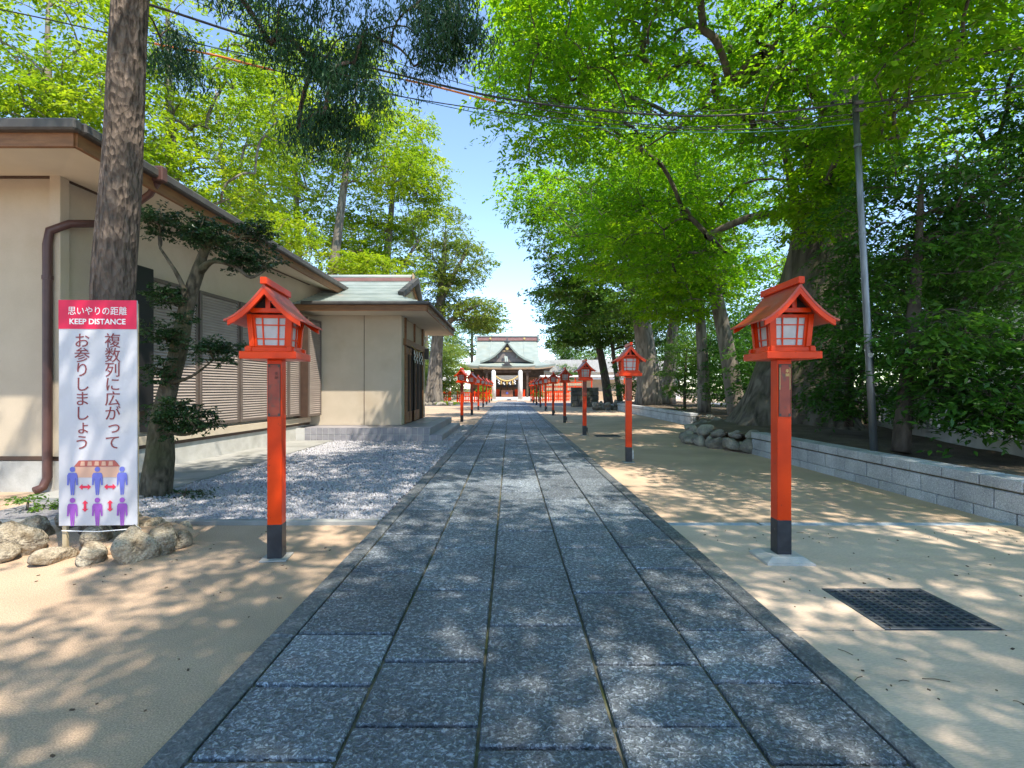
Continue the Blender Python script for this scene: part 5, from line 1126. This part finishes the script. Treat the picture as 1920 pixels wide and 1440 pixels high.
wire('thick twisted black cable sagging across the path to the pole top', [S(-200, -110, 5.0), S(100, -45, 5.3), S(285, 10, 5.6), S(480, 72, 5.9), S(700, 128, 6.2), S(960, 187, 6.6), S(1250, 216, 7.0), S(1450, 211, 7.2), S(1602, 192, 7.3)], 0.014)
wire('thinner cable below the thick one with orange sheathing near the conifer', [S(-200, -20, 5.0), S(60, 30, 5.3), S(290, 82, 5.6), S(400, 103, 5.8), S(515, 132, 5.95), S(700, 172, 6.2), S(960, 212, 6.6), S(1250, 240, 7.0), S(1450, 240, 7.2), S(1602, 222, 7.3)], 0.0065, sheaths=[(0.225, 0.445)])
wire('dark cable with orange sheathing above the middle of the path', [S(285, 62, 5.6), S(480, 105, 5.9), S(760, 150, 6.25), S(930, 190, 6.55), S(1100, 218, 6.8), S(1300, 238, 7.05), S(1602, 214, 7.3)], 0.0065, sheaths=[(0.34, 0.5)])
wire('thin teal cable strung lowest over the path', [S(285, 55, 5.6), S(480, 112, 5.9), S(700, 168, 6.2), S(960, 222, 6.6), S(1250, 246, 7.0), S(1450, 246, 7.2), S(1602, 232, 7.3)], 0.005, 'cable_teal')
wire('thin upper cable from the sky to the conifer side', [S(300, -30, 5.6), S(460, 40, 5.9), S(700, 105, 6.2), S(960, 180, 6.6), S(1250, 210, 7.0), S(1602, 188, 7.3)], 0.004)
wire('black cable leaving the pole top over the dark evergreen', [S(1602, 196, 7.3), S(1700, 184, 7.0), S(1920, 160, 6.4), S(2200, 110, 5.8)], 0.009)
wire('lower black cable leaving the pole over the dark evergreen', [S(1602, 205, 7.3), S(1700, 192, 7.1), S(1920, 172, 6.6), S(2200, 130, 6.0)], 0.006)
# ------------------------------------------------------------------ old block wall
bw = thing('block_wall', 'old dark stone block wall corner beside the crossing lane', 'wall', (4.45, 36.6, 0))
MB().box((0.98, 0.36, 0.68), (1.9, 0.6, 1.34)).build('core', 'mortar', bw)
zr = 0.0
for r_, h in enumerate((0.44, 0.40, 0.28, 0.30)):
    x = 0.0; k_ = 0
    while x < 1.95:
        w = rl.uniform(0.42, 0.8); w = min(w, 1.98 - x)
        if 1.98 - x - w < 0.2: w = 1.98 - x
        MB().box((x + w / 2, 0.30, zr + h / 2), (w - 0.02, 0.66 + rl.uniform(-.03, .03), h - 0.02), ch=0.02).build('block', 'dark_block', bw); x += w
    zr += h
# ------------------------------------------------------------------ shrine precinct
CX = -0.32
for sx_, lab in ((-1, 'office'), (1, 'ema racks')):
    x = CX + sx_ * 1.44
    sp_ = thing('stone_pillar', 'round pale stone pillar carrying the straw rope, on the side of the %s' % ('olive shrubs' if sx_ < 0 else 'prayer racks'), 'pillar', (x, 54.5, 0))
    MB().tube([(0, 0, 0.1), (0, 0, 1.6), (0, 0, 3.15), (0, 0, 3.32)], [0.27, 0.25, 0.235, 0.1], 20).build('shaft', 'pillar_stone', sp_, True)
    MB().box((0, 0, 0.06), (0.8, 0.8, 0.12), ch=0.02).build('base', 'pillar_stone', sp_)
sr = thing('shimenawa', 'thick straw rope with tassels and paper streamers hung between the stone pillars', 'rope', (CX, 54.5, 2.75))
rp2 = [(-1.3 + 2.6 * i / 12, -0.05, -0.62 * (1 - ((i - 6) / 6) ** 2)) for i in range(13)]
MB().tube(rp2, [0.06 + 0.04 * (1 - abs(i - 6) / 6) for i in range(13)], 10).build('rope', 'straw', sr, True)
for x in (-0.62, 0.0, 0.62): MB().tube([(x, -0.05, -0.5 - .12 * (1 - abs(x))), (x, -0.05, -0.72), (x, -0.05, -1.0)], [0.04, 0.07, 0.13], 10).build('tassel', 'straw', sr, True)
for x in (-0.85, -0.32, 0.32, 0.85):
    m_ = MB()
    for j in range(4): m_.box((x + .05 * (1 if j % 2 else -1), -0.06, -0.5 - j * 0.13 - .1 * (1 - abs(x))), (0.13, 0.008, 0.14))
    m_.build('paper_streamer', 'paper', sr)
sh = thing('shrine_hall', 'shrine hall with curved green copper roof and big front gable at the path end', 'shrine', (CX, 60, 0))
def sb(mb, name, m, parent=sh, smooth=False): return mb.build(name, m, parent, smooth)
# main roof in local coords: x across, y depth (ridge at y=6)
def mrow(v_, front=True):
    w_ = 3.95 + 1.75 * max(0, (v_ - .55) / .45) ** 1.7; z = 7.55 - 3.65 * (0.25 * v_ + 0.75 * (1 - (1 - v_) ** 1.9)); y = 6 - 6.4 * v_ if front else 6 + 6.4 * v_
    out = []
    for k_ in range(25):
        u = -1 + 2 * k_ / 24; out.append((u * w_, y, z + 0.36 * (abs(u) ** 4) * max(0, (v_ - .5) / .5) ** 2))
    return out
vs14 = [i / 14 for i in range(15)]
rf = sb(MB().grid([mrow(v_) for v_ in vs14][::-1]), 'roof', 'copper_green', smooth=True)
sb(MB().grid([mrow(v_, False) for v_ in vs14]), 'rear_slope', 'copper_green', rf, True)
for sx_ in (-1, 1):
    ed = MB(); e1 = [(mrow(v_)[24 if sx_ > 0 else 0]) for v_ in vs14]; e2 = [(mrow(v_, False)[24 if sx_ > 0 else 0]) for v_ in vs14]
    rows_ = [[a, b] for a, b in zip(e1, e2)]
    sb(MB().grid(rows_), 'gable_side', 'copper_green', rf)
ev = [mrow(1.0)[k_] for k_ in range(25)]
sb(MB().grid([[(x, y + .02, z - 0.22) for x, y, z in ev], [(x, y - 0.02, z + .03) for x, y, z in ev]]), 'eave_band', 'copper_green', rf, True)
sb(MB().grid([[(x * .97, y + .05, z - 0.36) for x, y, z in ev], [(x * .985, y + .02, z - 0.2) for x, y, z in ev]]), 'rafter_band', 'pale_timber', rf, True)
sb(MB().grid([[(x * .97, y + .05, z - 0.30) for x, y, z in ev], [(x * .9, 2.0, 3.5) for x, y, z in ev]]), 'eave_soffit', 'dark_timber', rf)
for xk in (-2.05, 2.05):
    sb(MB().tube([(xk * (1 + .12 * v_), mrow(v_)[0][1], mrow(v_)[12][2] + 0.03) for v_ in vs14], 0.035, 6), 'roof_seam', 'metal_roof', rf)
rb_ = sb(MB().box((0, 6, 7.78), (7.9, 0.5, 0.52), ch=0.03), 'ridge_base', 'ridge_metal', rf)
sb(MB().box((0, 6, 8.1), (8.1, 0.66, 0.16), ch=0.04), 'ridge_cap', 'metal_roof', rf)
for x in (-2.2, 2.2): sb(MB().tube([(x, 5.72, 7.8), (x, 5.66, 7.8)], 0.13, 12), 'crest_disc', 'gold', rf)
for s_ in (-1, 1):
    sb(MB().box((s_ * 4.02, 6, 7.75), (0.25, 0.8, 0.8), ch=0.06), 'ridge_end', 'metal_roof', rf)
# front gable
gp = [(0, 6.85), (0.35, 6.35), (0.8, 5.82), (1.35, 5.30), (2.0, 4.88), (2.7, 4.60), (3.15, 4.5)]
gfull = [(-x, z) for x, z in gp[::-1]] + gp[1:]
gm = MB(); rows_ = [[(x, y, z + (0.0)) for x, z in gfull] for y in (-0.9, 5.2)]
gb = sb(gm.grid(rows_), 'front_gable', 'copper_green', rf, False)
vs_g = MB()
for i in range(len(gfull) - 1):
    (xa, za), (xb, zb_) = gfull[i], gfull[i + 1]
    vs_ = [(x, y, z) for y in (-1.0, -0.8) for x, z in ((xa, za - .2), (xb, zb_ - .2), (xb, zb_ + .04), (xa, za + .04))]
    vs_g.add(vs_, [(0, 1, 2, 3), (7, 6, 5, 4), (0, 4, 5, 1), (2, 6, 7, 3)])
sb(vs_g, 'bargeboard', 'copper_green', rf)
sb(MB().poly([(x * .98, z - .15) for x, z in gfull[1:-1]][::-1], -0.55, -0.45), 'gable_wall', 'gable_wood', rf)
sb(MB().box((0, -0.62, 6.0), (0.5, 0.1, 0.24), ch=.04).box((0, -0.62, 5.72), (1.2, 0.1, 0.14), ch=.03), 'gable_ornament', 'pale_timber', rf)
sb(MB().tube([(0, -1.05, 5.95), (0, -1.1, 5.95)], 0.16, 12), 'crest_disc', 'gold', rf)
for x in (-1.15, 1.15): sb(MB().box((x, -0.66, 5.1), (0.14, .1, .42), ch=.03), 'gable_pendant', 'copper_green', rf)
sb(MB().box((0, -0.9, 7.05), (0.22, 0.3, 0.55), ch=0.05, taper=(0.3, .6)).box((0, -0.9, 6.8), (0.7, 0.3, .26), ch=.06), 'ridge_tile', 'slate_roof', rf)
# porch roof
def prow(t):
    y = 0.2 - 3.2 * t; z = 4.55 - 0.72 * t - 0.12 * math.sin(t * 3.14)
    return [(u * 3.2, y, z + (.10 * abs(u) ** 4 * t)) for u in [-1 + 2 * k_ / 16 for k_ in range(17)]]
pr = sb(MB().grid([prow(i / 6) for i in range(7)][::-1]), 'porch_roof', 'copper_green', smooth=True)
pe = prow(1.0)
sb(MB().grid([[(x, y + .02, z - 0.16) for x, y, z in pe], [(x, y - .02, z + .02) for x, y, z in pe]]), 'eave_band', 'copper_green', pr)
sb(MB().grid([[(x * .97, y + .04, z - 0.32) for x, y, z in pe], [(x * .98, y + .0, z - 0.15) for x, y, z in pe]]), 'rafter_band', 'pale_timber', pr)
sb(MB().grid([[(x * .97, y + .05, z - .25) for x, y, z in pe], [(x * .97, 0.2, 4.0) for x, y, z in pe]]), 'porch_soffit', 'dark_timber', pr)
sb(MB().bar((-0.1, -2.95, 4.0), (-0.25, -1.2, 5.05), 0.14, 0.14).bar((0.1, -2.95, 3.95), (-0.05, -1.2, 5.0), 0.14, 0.14), 'crossed_finial', 'copper_green', pr)
sb(MB().poly([(-.6, 3.86), (.6, 3.86), (.35, 4.05), (0.22, 4.35), (-.22, 4.35), (-.35, 4.05)], -3.1, -2.9).tube([(0, -3.1, 4.12), (0, -3.14, 4.12)], 0.12, 10), 'ridge_tile', 'slate_roof', pr)
# body
sb(MB().box((0, 4.6, 1.9), (9.0, 5.0, 3.6)), 'wall', 'dark_timber')
for x in (-2.3, 2.3): sb(MB().box((x, -2.5, 1.75), (0.24, 0.24, 3.5), ch=.02), 'porch_column', 'dark_timber')
sb(MB().box((0, -2.5, 3.3), (5.4, 0.26, 0.3), ch=.03), 'porch_beam', 'dark_timber')
sb(MB().box((0, -0.4, 2.62), (3.6, 0.12, 0.5), ch=.02), 'white_curtain', 'white_paint')
for x in (-1.5, 1.5): 
    q = sb(MB().box((x, -0.3, 0.75), (1.2, 0.1, 0.95), ch=.02), 'red_panel', 'red_paint')
for x in (-1.05, -0.35, 0.35, 1.05):
    q = sb(MB().box((x, 2.06, 1.75), (0.62, 0.06, 1.5)), 'lattice_door', 'brown_wood'); sb(MB().box((x, 2.02, 1.85), (0.46, 0.02, 0.8)), 'pane', 'slate_roof', q)
for x in (-3.4, 3.4): sb(MB().box((x, 2.06, 2.0), (1.5, 0.08, 1.4), ch=.02), 'side_panel', 'brown_wood')
sb(MB().box((0, 1.5, 0.17), (9.6, 9.0, 0.34), ch=.02).box((0, -3.3, 0.1), (6.6, 1.6, 0.2), ch=.02), 'stone_platform', 'pillar_stone')
ofb = thing('offering_box', 'brown wooden offering box in front of the shrine doors', 'offering box', (CX, 58.6, 0.2))
MB().box((0, 0, 0.55), (1.35, 0.7, 0.78), ch=.02).build('box', 'box_timber', ofb); MB().box((0, -0.36, 0.08), (1.45, .1, .16)).build('plinth', 'box_timber', ofb)
MB().tube([(0, -0.36, 0.6), (0, -0.375, 0.6)], 0.14, 14).build('crest', 'sign_blue', ofb)
for i in range(6): MB().box((-0.5 + .2 * i, 0, .96), (0.08, 0.66, .04)).build('slat', 'box_timber', ofb)
# red fences
def fence(label, x0, x1, y, z0_=0.0, h=0.95, step=0.2):
    t = thing('red_fence', label, 'fence', (x0, y, z0_)); L = x1 - x0
    for z in (0.18, 0.55, h - .06): MB().box((L / 2, 0, z), (L, 0.06, 0.09)).build('rail', 'red_paint', t)
    n = int(L / step); pm = MB().box((0, 0, h / 2), (0.09, 0.05, h - .02)).mesh('picket', 'red_paint'); pp = MB().box((0, 0, h / 2 + .05), (0.13, 0.13, h + .1), ch=.01).mesh('post', 'red_paint')
    for i in range(n + 1):
        if i % 8 == 0: link('post', pp, t, (L * i / n, 0, 0))
        else: link('picket', pm, t, (L * i / n, -0.058, 0))
    return t
fence('vermilion picket fence below the olive shrubs, on the office side of the forecourt', -5.1, -1.95, 49.2, h=0.98)
fence('vermilion picket fence before the prayer racks', 2.3, 6.0, 51.5, h=1.0)
fence('vermilion picket fence near the yellow stall and the root-flared tree', -7.6, -5.9, 50.4, h=0.95)
# ema racks and stall
for k_, (x, lab) in enumerate(((4.9, 'red prayer tablet rack with rows of wooden plaques behind the picket fence'), (7.2, 'red prayer tablet rack next to the dark block wall, under the white awning'))):
    er = thing('prayer_rack', lab, 'rack', (x, 55.5, 0))
    for s_ in (-1, 1): MB().box((s_ * 0.95, 0, 1.05), (0.12, 0.12, 2.1)).build('post', 'red_paint', er)
    for z in (0.5, 1.0, 1.5, 2.0): MB().box((0, 0, z), (2.1, 0.08, 0.09)).build('rail', 'red_paint', er)
    tm = MB().box((0, 0, 0), (0.2, 0.03, 0.26)).mesh('tablet', 'pale_timber')
    for z in (0.78, 1.28, 1.78):
        for i in range(7): link('tablet', tm, er, (-0.8 + i * .26, -0.06, z))
st = thing('awning_stall', 'long low stall with white awning roof behind the prayer racks', 'stall', (9.5, 60, 0))
MB().box((0, 0, 2.75), (12, 2.6, 0.2), ch=.03).build('awning', 'white_paint', st); MB().box((0, 0.9, 1.2), (11.6, 0.2, 2.4)).build('wall', 'stucco', st)
for i in range(7): MB().box((-5.7 + 1.9 * i, -1.1, 1.3), (0.12, .12, 2.6)).build('post', 'red_paint', st)
MB().box((0, -0.9, 0.5), (11.4, 0.3, 1.0)).build('counter', 'pale_timber', st)
oh = thing('office_house', 'long pale shop building with grey roof beyond the awning stall', 'building', (13, 68, 0))
MB().box((0, 0, 1.7), (18, 5, 3.4)).build('wall', 'house_white', oh); MB().poly([(-9.6, 3.4), (9.6, 3.4), (8.5, 5.0), (-8.5, 5.0)], -3.2, 3.2).build('roof', 'concrete', oh)
for i in range(6): MB().box((-7.5 + 3 * i, -2.53, 1.7), (1.8, .1, 1.3)).build('window', 'slate_roof', oh)
ys = thing('notice_stall', 'yellow and white notice stall with red frame left of the red fence', 'stall', (-6.9, 51.6, 0))
MB().box((0, 0, 1.3), (1.7, 0.9, 1.7), ch=.02).build('body', 'white_paint', ys); MB().box((-0.1, -0.47, 1.35), (1.0, .04, 1.2)).build('yellow_panel', 'yellow_panel', ys)
MB().poly([(-1.0, 2.1), (1.0, 2.1), (0.7, 2.5), (-0.7, 2.5)], -.6, .6).build('roof', 'white_paint', ys)
for x in (-.8, -.27, .27, .8): MB().box((x, -0.48, 0.55), (.1, .08, 1.1)).build('post', 'red_paint', ys)
MB().box((0, -0.5, .9), (1.7, .06, .08)).build('rail', 'red_paint', ys)
# rocks and mound under the root-flared tree
spots = [(-7.6 + .42 * i + rl.uniform(-.1, .1), 39.6 + rl.uniform(-.4, .4), .12, rl.uniform(.2, .36), rl.uniform(.2, .3), rl.uniform(.14, .24)) for i in range(8)]
stones('stone_border', 'low row of grey rocks below the root-flared tree by the crossing lane', spots, 'fieldstone', 19, 6)
for x, lab in ((-4.35, 'stone guardian dog statue on plinth at the office side of the pillars'),):
    pass
tree('low_shrub', 'low round green shrub on the rocks near the crossing lane', 'shrub', [(-5.0, 40.0, 0), (-5, 40, .1), (-5, 40, .2)], [.05, .04, .02], [(-5.0, 40.0, 0.2, .8, .4, .16, 30)], 0.25, 60, 0.1, 'bark_dark', 'leaf_bright', 171, gap=False, start=0.1)
tree('low_shrub', 'small weedy plant at the foot of the office wall near the downpipe', 'shrub', [S(50, 960, 5.6), S(52, 945, 5.6), S(55, 930, 5.6)], [.015, .012, .006], [(*S(50, 950, 5.6), .22, .2, .14, 10)], 0.14, 60, 0.05, 'bark_dark', 'leaf_mid', 172, gap=False, start=0.1, rtip=.003)
tree('low_shrub', 'sparse green weeds on the gravel beside the pruned tree', 'shrub', [S(345, 930, 6.15), S(348, 922, 6.15), S(350, 915, 6.15)], [.015, .012, .006], [(*S(350, 928, 6.15), .35, .14, .07, 12)], 0.13, 50, 0.04, 'bark_dark', 'leaf_pruned', 173, gap=False, start=0.1, rtip=.003)
